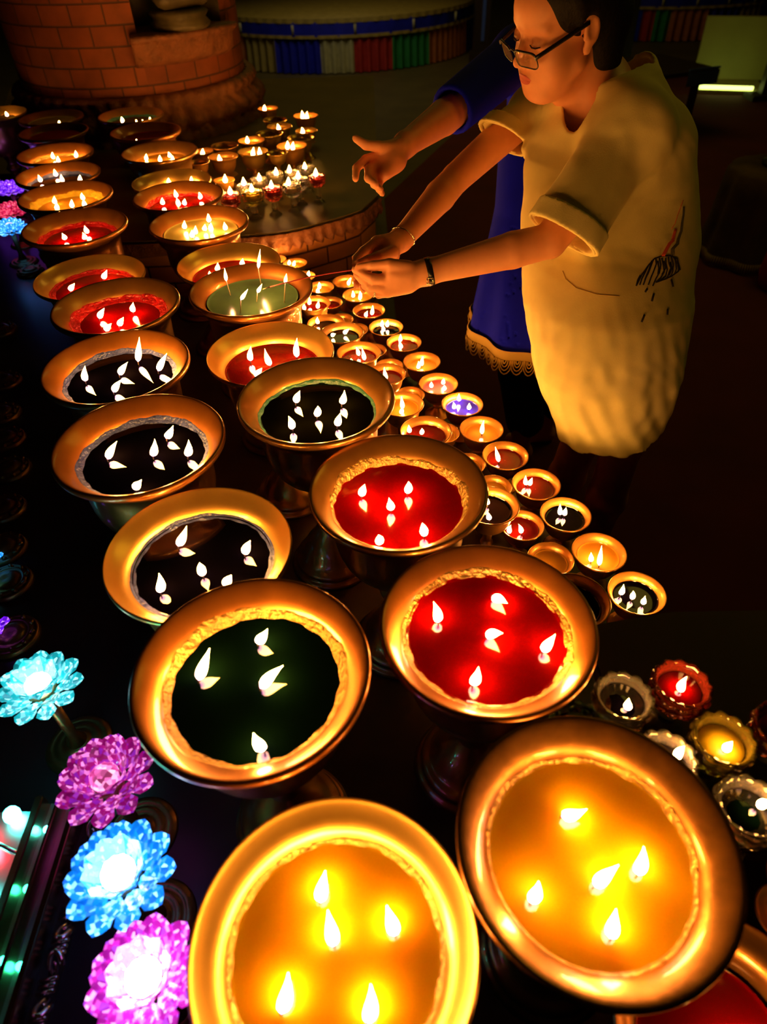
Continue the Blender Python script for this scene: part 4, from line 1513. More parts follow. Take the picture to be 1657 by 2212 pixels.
# ------------------------------------------------------------------ LED lotus lamps
def petal(L, Wd, cupz):
    """a faceted spoon petal from the origin along +x, closed body"""
    bm = bmesh.new()
    sec = [(0, .25), (.35, .8), (.68, 1.0), (.88, .62), (1.0, .0)]
    top, bot = [], []
    for t_, w in sec:
        x = L * t_
        z = cupz * t_ ** 1.6
        if w == 0:
            v_ = bm.verts.new((x, 0, z))
            top.append([v_] * 3)
            bot.append([v_] * 3)
        else:
            hw = Wd * w / 2
            th = Wd * .16 * w
            top.append([bm.verts.new((x, -hw, z + hw * .35)), bm.verts.new((x, 0, z - .0)), bm.verts.new((x, hw, z + hw * .35))])
            bot.append([top[-1][0], bm.verts.new((x, 0, z - th)), top[-1][2]])
    for A, s_ in ((top, 1), (bot, -1)):
        for a, b in zip(A, A[1:]):
            for k in range(2):
                vs = []
                for v_ in (a[k], b[k], b[k + 1], a[k + 1]):
                    if v_ not in vs:
                        vs.append(v_)
                if len(vs) > 2:
                    try:
                        bm.faces.new(vs if s_ > 0 else list(reversed(vs)))
                    except ValueError:
                        pass
    bmesh.ops.recalc_face_normals(bm, faces=bm.faces)
    return bm


PET = {}


def lotus(label, p, R, mat, heart, zb, group, rot=0.0, base=True, tilt=0.0):
    """p: world centre of the flower"""
    t = thing('lotus_lamp', label, 'lamp', (p.x, p.y, zb + .001), rot, group)
    zc = p.z - zb - .001
    for ring_, (n, el, L, w, r0, dz) in enumerate([(10, .05, .62, .46, .40, -.22), (10, .42, .62, .46, .36, -.14), (9, .85, .55, .42, .30, -.06)]):
        key = (round(R, 4), ring_, mat)
        if key not in PET:
            bm = petal(R * L, R * w, R * .16)
            me = bpy.data.meshes.new('petal')
            bm.to_mesh(me)
            bm.free()
            me.materials.append(MATS[mat])
            PET[key] = me
        for i in range(n):
            a = 2 * PI * (i + .5 * (ring_ % 2)) / n
            o = bpy.data.objects.new('petal', PET[key])
            C.objects.link(o)
            o.parent = t
            o.location = (R * r0 * math.cos(a), R * r0 * math.sin(a), zc + R * dz)
            o.rotation_euler = (0, -el, a)
    # heart: layered faceted bud
    bm = bmesh.new()
    bmesh.ops.create_icosphere(bm, subdivisions=3, radius=R * .30)
    for v in bm.verts:
        v.co.z *= .75
        a = math.atan2(v.co.y, v.co.x)
        k = 1 + .07 * math.sin(a * 10 + round(v.co.z / (R * .07)) * 1.2)
        v.co.x *= k
        v.co.y *= k
    obj('bud', bm, heart, t, (0, 0, zc + R * .08))
    obj('socket', lathe([(.0004, -.20 * R), (.30 * R, -.22 * R), (.36 * R, -.16 * R), (.30 * R, -.10 * R), (.0004, -.10 * R)], 24), 'medallion', t, (0, 0, zc))
    h = zc - .2 * R
    obj('stem', lathe([(.0004, h), (.010, h), (.009, .04), (.018, .016), (.0004, .016)], 16), 'medallion', t)
    obj('base', lathe(arc([(.0004, 0), (.052, 0), (.054, .006), (.046, .011), (.040, .009), (.033, .014), (.024, .012), (.018, .018), (.0004, .018)], 2), 40), 'medallion', t)
    return t


GL = 'glowing lotus lamps along the left table edge'
for lb, u, v, w, mt, ht, z_, rot_ in [
    ('icy cyan glowing lotus lamp at the left frame edge, topmost of the near four', 85, 1482, 186, 'led_cyan', 'heart_white', .19, .2),
    ('magenta crystal lotus lamp, second of the near four', 228, 1682, 216, 'led_magenta', 'heart_pink', .19, .5),
    ('bright blue glowing lotus lamp, third of the near four', 258, 1888, 244, 'led_blue', 'heart_white', .19, .1),
    ('bright pink glowing lotus lamp at the bottom, left of the yellow lamp', 312, 2112, 258, 'led_pink', 'heart_white', .20, .35)]:
    q = at(u, v, RIM - z_)
    lotus(lb, q, w * .5 * depth(q) / FPX * .98, mt, ht, ZT, GL, rot_)
for lb, u, v, w, mt, ht in [
    ('far blue-violet lotus lamp beside the tall-bodied red wax lamp', 45, 492, 95, 'led_blue', 'heart_violet'),
    ('far red lotus lamp just above the blue-violet one', 46, 455, 80, 'led_red', 'heart_pink'),
    ('far violet lotus lamp beside the yellow-crusted lamp', 42, 408, 70, 'led_violet', 'heart_violet'),
    ('violet lotus lamp cut by the left frame edge, farthest of all', -8, 395, 70, 'led_violet', 'heart_violet')]:
    q = at(u, v, RIM - .24)
    q.x -= .04
    lotus(lb, q, .065, mt, ht, ZT, 'far lotus lamps at the left frame edge', u * .1)
# round bases of lotus lamps whose flowers lie beyond the frame: medallions with a few petals
for k, (v, lb) in enumerate([(1360, 'farthest down'), (1245, 'second'), (1172, 'third'), (1085, 'fourth'), (1000, 'fifth'), (935, 'sixth'), (880, 'seventh'), (810, 'eighth'), (700, 'ninth'), (580, 'tenth')]):
    xx = [18, 8, -2, 0, 14, 5, -2, 2, -4, 70][k]
    p = at(xx, v, ZT + .03)
    if k == 9:
        p = at(66, 586, ZT + .01)
    t = thing('medallion_stand', 'dim round gold stand on left table edge, %s' % (
        ['just above the cyan lotus', 'holding a teal petal', 'below the small bright teal spot', 'dark, half in the frame', 'with coiled gold rings', 'dim, beside the blue-crusted lamp',
         'faint, at the rim of the black lamp', 'faint, level with the tall flame', 'nearly black, level with the crimson lamp', 'small, under the tall-bodied red lamp'][k]), 'stand', (p.x, p.y, ZT), k, 'round stands at the left table edge')
    obj('base', lathe(arc([(.0004, 0.0005), (.048, 0.0005), (.052, .008), (.048, .016), (.043, .012), (.036, .020), (.030, .016), (.020, .024), (.0004, .022)], 2), 48), 'medallion', t)
    bm = bmesh.new()
    for q in range(10):
        a = q * 2 * PI / 10
        tube(bm, [(.038 * math.cos(a), .038 * math.sin(a), .016), (.045 * math.cos(a + .15), .045 * math.sin(a + .15), .018)], .004, 6)
    obj('studs', bm, 'medallion', t)
    if k in (0, 1, 2, 6):
        mt = ['led_violet', 'led_cyan', 'led_blue', 'clear_glass'][(0, 1, 2, 6).index(k)]
        key = ('m', mt)
        for q in range(3 if k else 2):
            o = obj('petal', petal(.045, .03, .01), mt, t, (-.035, .0, .03))
            o.rotation_euler = (0, -.15, -.5 + q * .75 + k)

# ------------------------------------------------------------------ display case at the lower left
a_, b_ = at(150, 1600, ZT + .1), at(120, 2212, ZT + .1)
X1 = -.455
CZ = ZT + .10
t = thing('display_case', 'low brass-framed glass case with coloured lights at the lower left corner', 'case', (X1, .30, ZT))
bm = bmesh.new()
box(bm, (-.44, -.30, 0.002), (-.02, .15, .012))
obj('case_floor', bm, 'case_mirror', t)
bm = bmesh.new()
box(bm, (-.44, -.30, .094), (-.075, .13, .099))
obj('glass_top', bm, 'case_mirror', t)
for x0, x1, h in ((-.078, -.066, .108), (-.050, -.044, .100), (-.030, -.020, .088)):
    bm = bmesh.new()
    box(bm, (x0, -.30, .012), (x1, .15, h))
    bmesh.ops.bevel(bm, geom=bm.edges[:], offset=.002, segments=2, affect='EDGES')
    obj('rail', bm, 'case_brass', t)
bm = bmesh.new()
box(bm, (-.066, -.30, .012), (-.05, .15, .078))
box(bm, (-.044, -.30, .012), (-.03, .15, .070))
obj('side_panel', bm, 'case_mirror', t)
for y in (-.22, -.14, -.02, .07):
    bm = bmesh.new()
    tube(bm, [(-.20, y + .05, .101), (-.078, y, .102)], .0035, 8)
    obj('strut', bm, 'silver', t)
for k, (x, y, mt) in enumerate([(-.13, -.06, 'bulb_teal'), (-.12, -.02, 'bulb_teal'), (-.15, -.10, 'bulb_teal'), (-.12, .075, 'bulb_red'), (-.14, .10, 'bulb_red'), (-.10, -.17, 'bulb_violet'), (-.16, -.21, 'bulb_violet'), (-.11, .02, 'bulb_teal'), (-.10, .12, 'bulb_teal'), (-.19, .04, 'bulb_teal')]):
    bm = bmesh.new()
    bmesh.ops.create_icosphere(bm, subdivisions=2, radius=.012)
    for v_ in bm.verts:
        v_.co.z *= 1.3
    obj('bulb_and_glint', smooth(bm), mt, t, (x, y, .112))
for k, (x, y, mt) in enumerate([(-.057, .03, 'rail_glint_green'), (-.057, -.055, 'rail_glint_green'), (-.037, -.06, 'rail_glint_green'), (-.057, .11, 'bulb_teal'), (-.037, -.14, 'bulb_teal'), (-.057, -.2, 'bulb_violet')]):  # glowing dots added on the rails in place of coloured reflections
    bm = bmesh.new()
    bmesh.ops.create_icosphere(bm, subdivisions=2, radius=.0055)
    obj('bulb_and_glint', smooth(bm), mt, t, (x, y, (.082 if x < -.05 else .074)))
# carved scroll trim beside the rails
for j in range(10):
    y = -.27 + j * .043
    bm = bmesh.new()
    pts = []
    for q in range(15):
        a = q * .48
        r = .017 * (1 - q / 19)
        pts.append((-.002 + r * math.cos(a) * .6, y + r * math.sin(a) * (1 if j % 2 else -1), .052 + .01 * math.sin(q * .5)))
    tube(bm, pts, [.0048 - .0002 * q for q in range(15)], 6)
    for q in range(3):
        tube(bm, [(-.014, y + .012 + q * .007, .050), (.010, y + .014 + q * .007, .058)], .0028, 6)
    obj('scroll', bm, 'silver', t)
bm = bmesh.new()
box(bm, (-.02, -.30, .002), (-.008, .15, .05))
obj('trim_board', bm, 'dark_wood', t)
#SECTION people


def V3(u, v, d):
    return np.array(atd(u, v, d))


# ================= woman in the linen dress =================
HC = np.array([.390, 1.636, RIM + .491])
HM = np.array([[-0.2776, -0.9192, -0.2792], [0.9472, -0.2132, -0.2397], [0.1608, -0.331, 0.9298]])
# turn a little more towards the camera
th_ = math.radians(10)
up_ = HM[:, 2]
K = np.array([[0, -up_[2], up_[1]], [up_[2], 0, -up_[0]], [-up_[1], up_[0], 0]])
HM = (np.eye(3) + math.sin(th_) * K + (1 - math.cos(th_)) * K @ K) @ HM
ri_ = HM[:, 0]
th_ = math.radians(8)
K = np.array([[0, -ri_[2], ri_[1]], [ri_[2], 0, -ri_[0]], [-ri_[1], ri_[0], 0]])
HM = (np.eye(3) + math.sin(th_) * K + (1 - math.cos(th_)) * K @ K) @ HM
HC = HC - RT * .006


def head_prims():
    L = [ell((0, -.025, .040), (.074, .094, .082), .03),
         ell((0, .025, -.032), (.060, .052, .076), .03),
         ell((0, .041, .045), (.056, .052, .054), .03),
         cap((.051, -.005, -.058), (.020, .044, -.102), .021, .018, .03),
         cap((-.051, -.005, -.058), (-.020, .044, -.102), .021, .018, .03),
         ell((0, .052, -.100), (.024, .021, .018), .025), ell((0, .015, -.102), (.042, .045, .022), .03),
         ell((.038, .046, -.045), (.027, .024, .034), .03),
         ell((-.038, .046, -.045), (.027, .024, .034), .03),
         ell((0, .063, -.070), (.028, .019, .022), .02),
         cap((.014, .078, .022), (.046, .066, .022), .007, .006, .015),
         cap((-.014, .078, .022), (-.046, .066, .022), .007, .006, .015)]
    for s in (1, -1):
        L.append(ell((s * .033, .092, .003), (.019, .014, .011), .014, True))
        L.append(ell((s * .032, .068, -.001), (.0155, .0135, .0125), .004))
        L.append(cap((s * .020, .0815, -.0055), (s * .044, .076, -.0065), .0022, .0016, .003))
    L += [cap((0, .076, .012), (0, .0955, -.032), .0065, .0090, .008),
          ell((0, .0985, -.038), (.010, .009, .0085), .008),
          ell((.0125, .088, -.042), (.0075, .009, .007), .006),
          ell((-.0125, .088, -.042), (.0075, .009, .007), .006),
          ell((.006, .092, -.0475), (.0035, .004, .003), .002, True),
          ell((-.006, .092, -.0475), (.0035, .004, .003), .002, True),
          ell((0, .0795, -.066), (.021, .0070, .0048), .005),
          ell((0, .0775, -.0765), (.018, .0075, .0055), .005),
          cap((-.022, .074, -.0710), (.022, .074, -.0710), .0012, .0012, .003, False)]
    for s in (1, -1):
        L += [ell((s * .076, -.022, .000), (.0075, .019, .028), .006),
              ell((s * .074, -.014, -.030), (.006, .010, .012), .006),
              ell((s * .083, -.019, .004), (.006, .011, .018), .003, True),
              cap((s * .074, -.012, .02), (s * .076, -.005, -.012), .003, .003, .003)]
    return L


sh_n = V3(1372, 275, 1.37)      # near shoulder
sh_f = V3(1150, 235, 1.66)      # far shoulder
el_n = V3(1188, 520, 1.375)
wr_n = V3(922, 588, 1.39)
el_f = V3(985, 385, 1.62)
wr_f = V3(866, 518, 1.53)
neck0 = HM @ np.array((0, -.045, -.05)) + HC
neck1 = (sh_n + sh_f) / 2 + np.array((.03, 0, .05))
hipc = V3(1318, 640, 1.60)
prims = xf(head_prims(), HM, HC)
prims += [cap(neck0, neck1, .050, .060, .03),
          cap(HM @ np.array((0, .0, -.09)) + HC, neck1 + np.array((-.03, 0, -.02)), .035, .05, .03),
          cap(neck1, sh_n, .055, .050, .05), cap(neck1, sh_f, .055, .050, .05),
          cap(neck1 + np.array((.02, .03, -.08)), hipc + np.array((0, .02, .10)), .075, .085, .05),
          ell(hipc + np.array((0, .02, 0)), (.10, .12, .10), .05),
          cap(sh_n, el_n, .047, .036, .012), cap(el_n, el_n + (wr_n - el_n) * .30, .034, .0365, .004), cap(el_n + (wr_n - el_n) * .30, wr_n, .0365, .0245, .004),
          cap(sh_f, el_f, .045, .035, .012), cap(el_f, el_f + (wr_f - el_f) * .30, .034, .0365, .004), cap(el_f + (wr_f - el_f) * .30, wr_f, .0365, .024, .004)]
# legs
foot_n = np.array((.66, 1.48, 0.05))
foot_f = np.array((.58, 1.70, 0.05))
for (hp, kn, ft) in ((hipc + np.array((.02, -.05, -.05)), V3(1352, 940, 1.80), foot_n), (hipc + np.array((-.0, .07, -.05)), V3(1262, 930, 1.88), foot_f)):
    mid = kn * .62 + ft * .38
    prims += [cap(hp, kn, .068, .056, .04), cap(kn, mid, .052, .054, .03), cap(mid, ft, .052, .030, .03),
              cap(ft + np.array((.03, 0, -.02)), ft + np.array((-.13, -.02, -.025)), .030, .024, .03)]


def finger(pts, rs, k=.0035):
    return [cap(V3(*a), V3(*b), ra, rb, k) for a, b, ra, rb in zip(pts, pts[1:], rs, rs[1:])]


# near (left) hand
prims += [cap(wr_n, V3(862, 600, 1.395), .0245, .026, .015), cap(V3(885, 592, 1.385), V3(845, 590, 1.38), .018, .017, .015),
          cap(V3(880, 612, 1.40), V3(838, 626, 1.405), .021, .016, .015), cap(V3(870, 596, 1.40), V3(840, 610, 1.40), .020, .017, .012)]
prims += finger([(882, 578, 1.375), (842, 572, 1.365), (806, 574, 1.375), (775, 577, 1.39)], [.0145, .0125, .0100, .0075])
prims += finger([(845, 604, 1.39), (806, 602, 1.375), (785, 592, 1.385), (766, 583, 1.40)], [.0115, .0100, .0085, .0070])
prims += finger([(838, 624, 1.40), (800, 618, 1.39), (782, 604, 1.405), (770, 594, 1.425)], [.0115, .0100, .0085, .0070])
prims += finger([(838, 632, 1.415), (806, 630, 1.41), (789, 617, 1.43), (790, 604, 1.45)], [.0110, .0095, .0085, .0070])
prims += finger([(842, 632, 1.435), (818, 636, 1.44), (803, 624, 1.455), (806, 612, 1.47)], [.0100, .0085, .0075, .0065])
# far (right) hand
prims += [cap(wr_f, V3(832, 540, 1.49), .0245, .027, .015), cap(V3(850, 528, 1.50), V3(815, 527, 1.48), .019, .017, .015),
          cap(V3(845, 552, 1.48), V3(812, 560, 1.47), .019, .016, .015)]
prims += finger([(848, 545, 1.46), (818, 556, 1.435), (794, 562, 1.425), (774, 569, 1.42)], [.0150, .0125, .0100, .0078])
prims += finger([(815, 522, 1.475), (785, 543, 1.455), (768, 560, 1.44), (763, 578, 1.42)], [.0120, .0100, .0088, .0072])
prims += finger([(808, 535, 1.48), (776, 558, 1.465), (762, 580, 1.455), (762, 600, 1.44)], [.0120, .0100, .0088, .0072])
prims += finger([(808, 550, 1.485), (780, 575, 1.475), (767, 598, 1.465), (770, 617, 1.45)], [.0115, .0098, .0085, .0070])
prims += finger([(812, 562, 1.49), (790, 590, 1.485), (780, 612, 1.475), (784, 628, 1.46)], [.0105, .0090, .0078, .0065])
W1 = thing('person', 'woman in a loose linen dress and glasses leaning over the lamps with a stick', 'person', (float(hipc[0]), float(hipc[1]), 0))
OFF = np.array((W1.location[0], W1.location[1], W1.location[2]))


def shift(me, off=None):
    off = OFF if off is None else off
    me.transform(Matrix.Translation(Vector(-off)))
    return me


allp = np.array([b[0] for b in map(bound, prims)])
body = obj('body', shift(surfnet(field(prims), (-.05, 1.25, -.0), (1.12, 2.15, 1.75), .0030, 'body', B=16, relax=1)), 'skin', W1)

# hair
hp = [ell((0, -.026, .054), (.088, .108, .094), .02), ell((0, -.118, -.015), (.055, .052, .060), .03), ell((0, -.080, -.010), (.072, .060, .085), .03), ell((0, -.088, -.085), (.068, .054, .070), .03),
      cap((.070, .010, .055), (.073, -.002, .012), .012, .005, .015), cap((-.070, .010, .055), (-.073, -.002, .012), .012, .005, .015),
      ell((.084, -.014, -.004), (.022, .020, .032), .006, True), ell((-.084, -.014, -.004), (.022, .020, .032), .006, True),
      ell((0, .104, .000), (.070, .060, .066), .02, True), ell((0, .075, -.09), (.12, .085, .10), .02, True)]
obj('hair', shift(surfnet(field(xf(hp, HM, HC)), HC - .26, HC + .26, .004, 'hair', relax=2)), 'hair', W1)


def HL(x, y, z):
    return Vector(HM @ np.array((x, y, z)) + HC - OFF)


# face details lying on the face
def face_strip(name, pts, rs, mat):
    bm = bmesh.new()
    tube(bm, [HL(*p) for p in pts], rs, 8)
    return obj(name, bm, mat, W1)


for s in (1, -1):
    face_strip('eyebrow', [(s * .014, .0845, .024), (s * .026, .0815, .029), (s * .040, .0735, .028), (s * .049, .066, .023)], [.0018, .0030, .0026, .001], 'brow')
    face_strip('eyelashes', [(s * .019, .0825, -.006), (s * .027, .0835, -.0085), (s * .036, .0815, -.0085), (s * .045, .0765, -.006)], [.0009, .0015, .0015, .0009], 'brow')
bvh_me = body.data
BV = BVHTree.FromPolygons([v.co[:] for v in bvh_me.vertices], [p.vertices[:] for p in bvh_me.polygons])


def lipmesh(z0, z1, hw, peak):
    bm = bmesh.new()
    n, m2 = 16, 5
    grid = []
    for i in range(n + 1):
        u = -1 + 2 * i / n
        row = []
        for j in range(m2 + 1):
            t_ = j / m2
            zl = z0 + (z1 - z0) * t_ * math.sqrt(max(0, 1 - u * u)) - (peak * math.exp(-(u / .18) ** 2) * t_)
            o = np.array(HL(u * hw, .14, zl))
            d = np.array(HL(0, 1, 0)) - np.array(HL(0, 0, 0))
            hit = BV.ray_cast(Vector(o), Vector(-d), .2)
            q = (hit[0] + Vector(d) * .0006) if hit[0] is not None else HL(u * hw, .085, zl)
            row.append(bm.verts.new(q))
        grid.append(row)
    for a, b in zip(grid, grid[1:]):
        for j in range(m2):
            try:
                bm.faces.new((a[j], b[j], b[j + 1], a[j + 1])).smooth = True
            except ValueError:
                pass
    return bm


obj('lips', lipmesh(-.0712, -.0625, .022, .0012), 'lips', W1)
obj('lips', lipmesh(-.0716, -.0815, .020, 0), 'lips', W1)

# glasses
gl = bpy.data.objects.new('glasses', None)
C.objects.link(gl)
gl.parent = W1


def rrect(cx_, cz_, w, h, r, n=6):
    pts = []
    for (sx_, sz_, a0) in ((1, 1, 0), (-1, 1, PI / 2), (-1, -1, PI), (1, -1, 3 * PI / 2)):
        for k in range(n + 1):
            a = a0 + PI / 2 * k / n
            pts.append((cx_ + sx_ * (w / 2 - r) + r * math.cos(a), cz_ + sz_ * (h / 2 - r) + r * math.sin(a)))
    return pts


tiltg = lambda x, z: HL(x, .108 - .0035 * (abs(x) / .03) ** 2 + (z + .022) * .30, z)
for s in (1, -1):
    pts = rrect(s * .034, -.022, .052, .031, .010)
    P3 = [tiltg(*p) for p in pts]
    bm = bmesh.new()
    tube(bm, P3 + [P3[0]], .0013, 8, cap=False)
    top = [p for p in pts if p[1] > -.016]
    tube(bm, [tiltg(*p) for p in sorted(top)], .0022, 8)
    fr_ = obj('rim', bm, 'black_plastic', gl)
    bm = bmesh.new()
    nr = (HL(0, 1, 0) - HL(0, 0, 0)) * .0008
    vs = [bm.verts.new(p + nr) for p in P3]
    vs2 = [bm.verts.new(p - nr) for p in P3]
    bm.faces.new(vs)
    bm.faces.new(list(reversed(vs2)))
    for i in range(len(vs)):
        bm.faces.new((vs[i], vs[(i + 1) % len(vs)], vs2[(i + 1) % len(vs)], vs2[i]))
    bmesh.ops.recalc_face_normals(bm, faces=bm.faces)
    obj('lens', bm, 'lens_glass', gl)
    bm = bmesh.new()
    a, b = HL(s * .061, .100, -.014), HL(s * .0795, -.012, .016)
    n_ = 10
    pts = [a + (b - a) * k / n_ for k in range(n_ + 1)]
    tube(bm, pts, .0024, 8)
    up3 = (HL(0, 0, 1) - HL(0, 0, 0))
    for v in bm.verts:
        # widen vertically into a flat temple arm
        ax = a + (b - a) * max(0, min(1, (v.co - a).dot(b - a) / (b - a).length_squared))
        dv = v.co - ax
        v.co += up3 * dv.dot(up3) * 0.9
    obj('temple', bm, 'black_plastic', gl)
bm = bmesh.new()
tube(bm, [tiltg(.010, -.012), HL(0, .112, -.008), tiltg(-.010, -.012)], .0016, 8)
obj('bridge', bm, 'black_plastic', gl)


# watch, bracelet, ring
def band(name, c, axis, R, w, th, mat, flat=1.0, parent=W1, n=40):
    """a strap round a limb"""
    c, axis = Vector(c) - Vector(OFF), Vector(axis).normalized()
    q = axis.to_track_quat('Z', 'Y').to_matrix()
    bm = lathe([(R, -w / 2), (R + th, -w / 2 + .0008), (R + th, w / 2 - .0008), (R, w / 2), (R, -w / 2)], n)
    for v in bm.verts:
        v.co = c + q @ Vector((v.co.x * flat, v.co.y, v.co.z))
    return obj(name, bm, mat, parent)


ax_n = wr_n - el_n
wpos = wr_n - ax_n * .02
wt = band('watch_strap', wpos, ax_n, .0262, .013, .0028, 'black_plastic')
bk = bmesh.new()
bp_ = Vector(V3(929, 606, 1.372)) - Vector(OFF)
qm = Vector(ax_n).to_track_quat('Z', 'Y').to_matrix().to_4x4()
for dx_ in (-1, 1):
    tube(bk, [bp_ + Vector((dx_ * .006, 0, -.007)), bp_ + Vector((dx_ * .006, 0, .005))], .0012, 6)
tube(bk, [bp_ + Vector((-.006, 0, -.007)), bp_ + Vector((.006, 0, -.007))], .0014, 6)
tube(bk, [bp_ + Vector((-.006, 0, .005)), bp_ + Vector((.006, 0, .005))], .0012, 6)
obj('buckle', bk, 'silver', wt)
ax_f = wr_f - el_f
bpos = wr_f - ax_f * .05
c_ = Vector(bpos) - Vector(OFF)
q = Vector(ax_f).to_track_quat('Z', 'Y').to_matrix() @ Matrix.Rotation(.25, 3, 'X')
bm = bmesh.new()
ring_ = [c_ + q @ Vector((.0285 * math.cos(a), .0285 * math.sin(a), 0)) for a in [2 * PI * k / 48 for k in range(49)]]
tube(bm, ring_, [.0013 + .0008 * (k % 2) for k in range(49)], 6)
obj('bracelet', bm, 'silver', W1)
fa, fb = V3(838, 632, 1.415), V3(806, 630, 1.41)
band('ring', fa + (fb - fa) * .93, fb - fa, .0102, .004, .0012, 'silver', n=24)

# dress
sh_top_n = sh_n
ax_pts = [V3(1300, 195, 1.48), V3(1288, 330, 1.53), V3(1302, 480, 1.57), V3(1312, 640, 1.61), V3(1312, 790, 1.65), V3(1310, 925, 1.69)]
ax_r = [(.085, .100), (.160, .155), (.190, .165), (.202, .180), (.180, .165), (.128, .125)]
cf_n = V3(1216, 508, 1.375)        # cuff centre near
cf_f = V3(1090, 300, 1.62)
OUT = []


def torso_d(P, grow=0.0, ext=0.0):
    d = np.full(len(P), 1.0)
    A = np.array(ax_pts)
    z = P[:, 2]
    zs = A[::-1, 2]
    # centre and radii interpolated by height
    cx_ = np.interp(z, zs, A[::-1, 0])
    cy_ = np.interp(z, zs, A[::-1, 1])
    rx = np.interp(z, zs, [r[0] for r in ax_r][::-1])
    ry = np.interp(z, zs, [r[1] for r in ax_r][::-1])
    rx = rx + grow
    ry = ry + grow
    dx_ = (P[:, 0] - cx_) / rx
    dy_ = (P[:, 1] - cy_) / ry
    k0 = np.sqrt(dx_ ** 2 + dy_ ** 2) + 1e-9
    k1 = np.sqrt((dx_ / rx) ** 2 + (dy_ / ry) ** 2) + 1e-9
    d = k0 * (k0 - 1) / k1
    # close the top
    top = A[0, 2] + .02 + grow
    return np.maximum(d, z - top)


def smin(a, b, k):
    h = np.clip(.5 + .5 * (b - a) / k, 0, 1)
    return b * (1 - h) + a * h - k * h * (1 - h)


def folds(P, dn):
    x, y, z = P[:, 0], P[:, 1], P[:, 2]
    ang_ = np.arctan2(y - 1.52, x - .56)
    low = np.clip((RIM + .05 - z) / .3, 0, 1)
    hi_ = np.clip((z - RIM + .05) / .15, 0, 1)
    f = .0032 * low * np.sin(ang_ * 11 + 2.5 * np.sin(z * 9)) * (1 + .6 * np.sin(z * 13 + ang_ * 3))
    f += .0018 * low * np.sin(ang_ * 31 + z * 37 + 2 * np.sin(z * 23))
    f += .0016 * low * np.sin(z * 90 + np.sin(ang_ * 7) * 4)
    # creases fanning from the near armpit
    px, pz = x - sh_n[0] + .02, z - sh_n[2] + .10
    fa_ = np.arctan2(pz, px)
    rr_ = np.sqrt(px * px + pz * pz)
    f += .0012 * np.sin(fa_ * 7 + y * 16 + 3 * rr_) * np.clip((rr_ - .04) / .08, 0, 1) * np.exp(-(rr_ / .28) ** 2)
    f += .0016 * hi_ * np.sin(x * 27 + z * 43 + 4 * np.sin(y * 9 + z * 7) + 2 * np.sin(x * 21 - z * 13)) * (1 + .5 * np.sin(x * 15 + 1))
    f += .0007 * np.sin(x * 80 + 5 * np.sin(z * 23 + y * 12)) * np.sin(z * 60 + 4 * np.sin(x * 19))
    return f


def seg_d(P, a, b, ra, rb):
    ab = b - a
    t_ = np.clip(((P - a) @ ab) / (ab @ ab), 0, 1)
    return np.linalg.norm(P - a - t_[:, None] * ab, axis=1) - (ra + (rb - ra) * t_)


dirn = (cf_n - sh_n) / np.linalg.norm(cf_n - sh_n)
dirf = (cf_f - sh_f) / np.linalg.norm(cf_f - sh_f)
cutn = RT * -.50 - UP * .83 + FW * .28
cutn /= np.linalg.norm(cutn)
cutf = RT * -.45 - UP * .85 + FW * .22
cutf /= np.linalg.norm(cutf)
nk0 = V3(1312, 130, 1.46)
nk1 = V3(1212, 302, 1.40)
hem_z = float(ax_pts[-1][2])


def dress_solid(P, grow, cut):
    sn = seg_d(P, sh_n + np.array((-.005, .02, -.02)), cf_n + dirn * .05, .072 + grow, .080 + grow)
    sf = seg_d(P, sh_f + np.array((.03, -.02, -.01)), cf_f + dirf * .05, .064 + grow, .066 + grow)
    to = torso_d(P, grow)
    sh = seg_d(P, sh_n + np.array((0, 0, .0)), sh_f, .062 + grow, .058 + grow)
    nb = seg_d(P, V3(1372, 165, 1.50), sh_n, .050 + grow, .060 + grow)
    bk_ = seg_d(P, V3(1385, 330, 1.50), V3(1390, 520, 1.58), .115 + grow, .12 + grow)
    d = smin(to, sh, .06)
    d = smin(d, bk_, .06)
    d = smin(d, nb, .05)
    d = smin(d, sn, .045)
    d = smin(d, sf, .03)
    if cut:
        guard = -(to - .012)
        rn = np.maximum(np.maximum(-((P - cf_n) @ cutn), guard), sn - .03)
        rf = np.maximum(np.maximum(-((P - cf_f) @ cutf), guard), sf - .03)
        d = np.maximum(d, -rn)
        d = np.maximum(d, -rf)
        d = np.maximum(d, hem_z - P[:, 2] + .010 * np.sin(P[:, 0] * 12))
    return d


def dress_f(P):
    fo = folds(P, None)
    o = dress_solid(P, .0, True) + fo
    i = dress_solid(P, -.011, False) + fo
    d = np.maximum(o, -i)
    nk = seg_d(P, nk0, nk1, .097, .001)
    return np.maximum(d, -nk)


dress = obj('dress', shift(surfnet(dress_f, (.10, 1.20, .45), (1.00, 2.1, 1.68), .0042, 'dress', B=16, relax=2)), 'linen', W1)


def cuff_f(c, dr, r0, w, cn):
    def f(P):
        t_ = (P - c) @ cn
        fo = folds(P, None)
        a = seg_d(P, c - dr * .14, c + dr * .09, r0 - .002, r0 + .003) + fo
        o = np.maximum(np.maximum(a - .0035, t_ - .002), -t_ - w)
        return np.maximum(o, -(a + .006))
    return f


obj('cuff', shift(surfnet(cuff_f(cf_n, dirn, .0790, .042, cutn), cf_n - .2, cf_n + .2, .004, 'cuff', relax=1)), 'linen', dress)
obj('cuff', shift(surfnet(cuff_f(cf_f, dirf, .0655, .036, cutf), cf_f - .2, cf_f + .2, .004, 'cuff', relax=1)), 'linen', dress)

# embroidery: strokes sewn on the dress where the photo shows them
DB = BVHTree.FromPolygons([v.co[:] for v in dress.data.vertices], [p.vertices[:] for p in dress.data.polygons])
cam_l = Vector(CAMP - OFF)


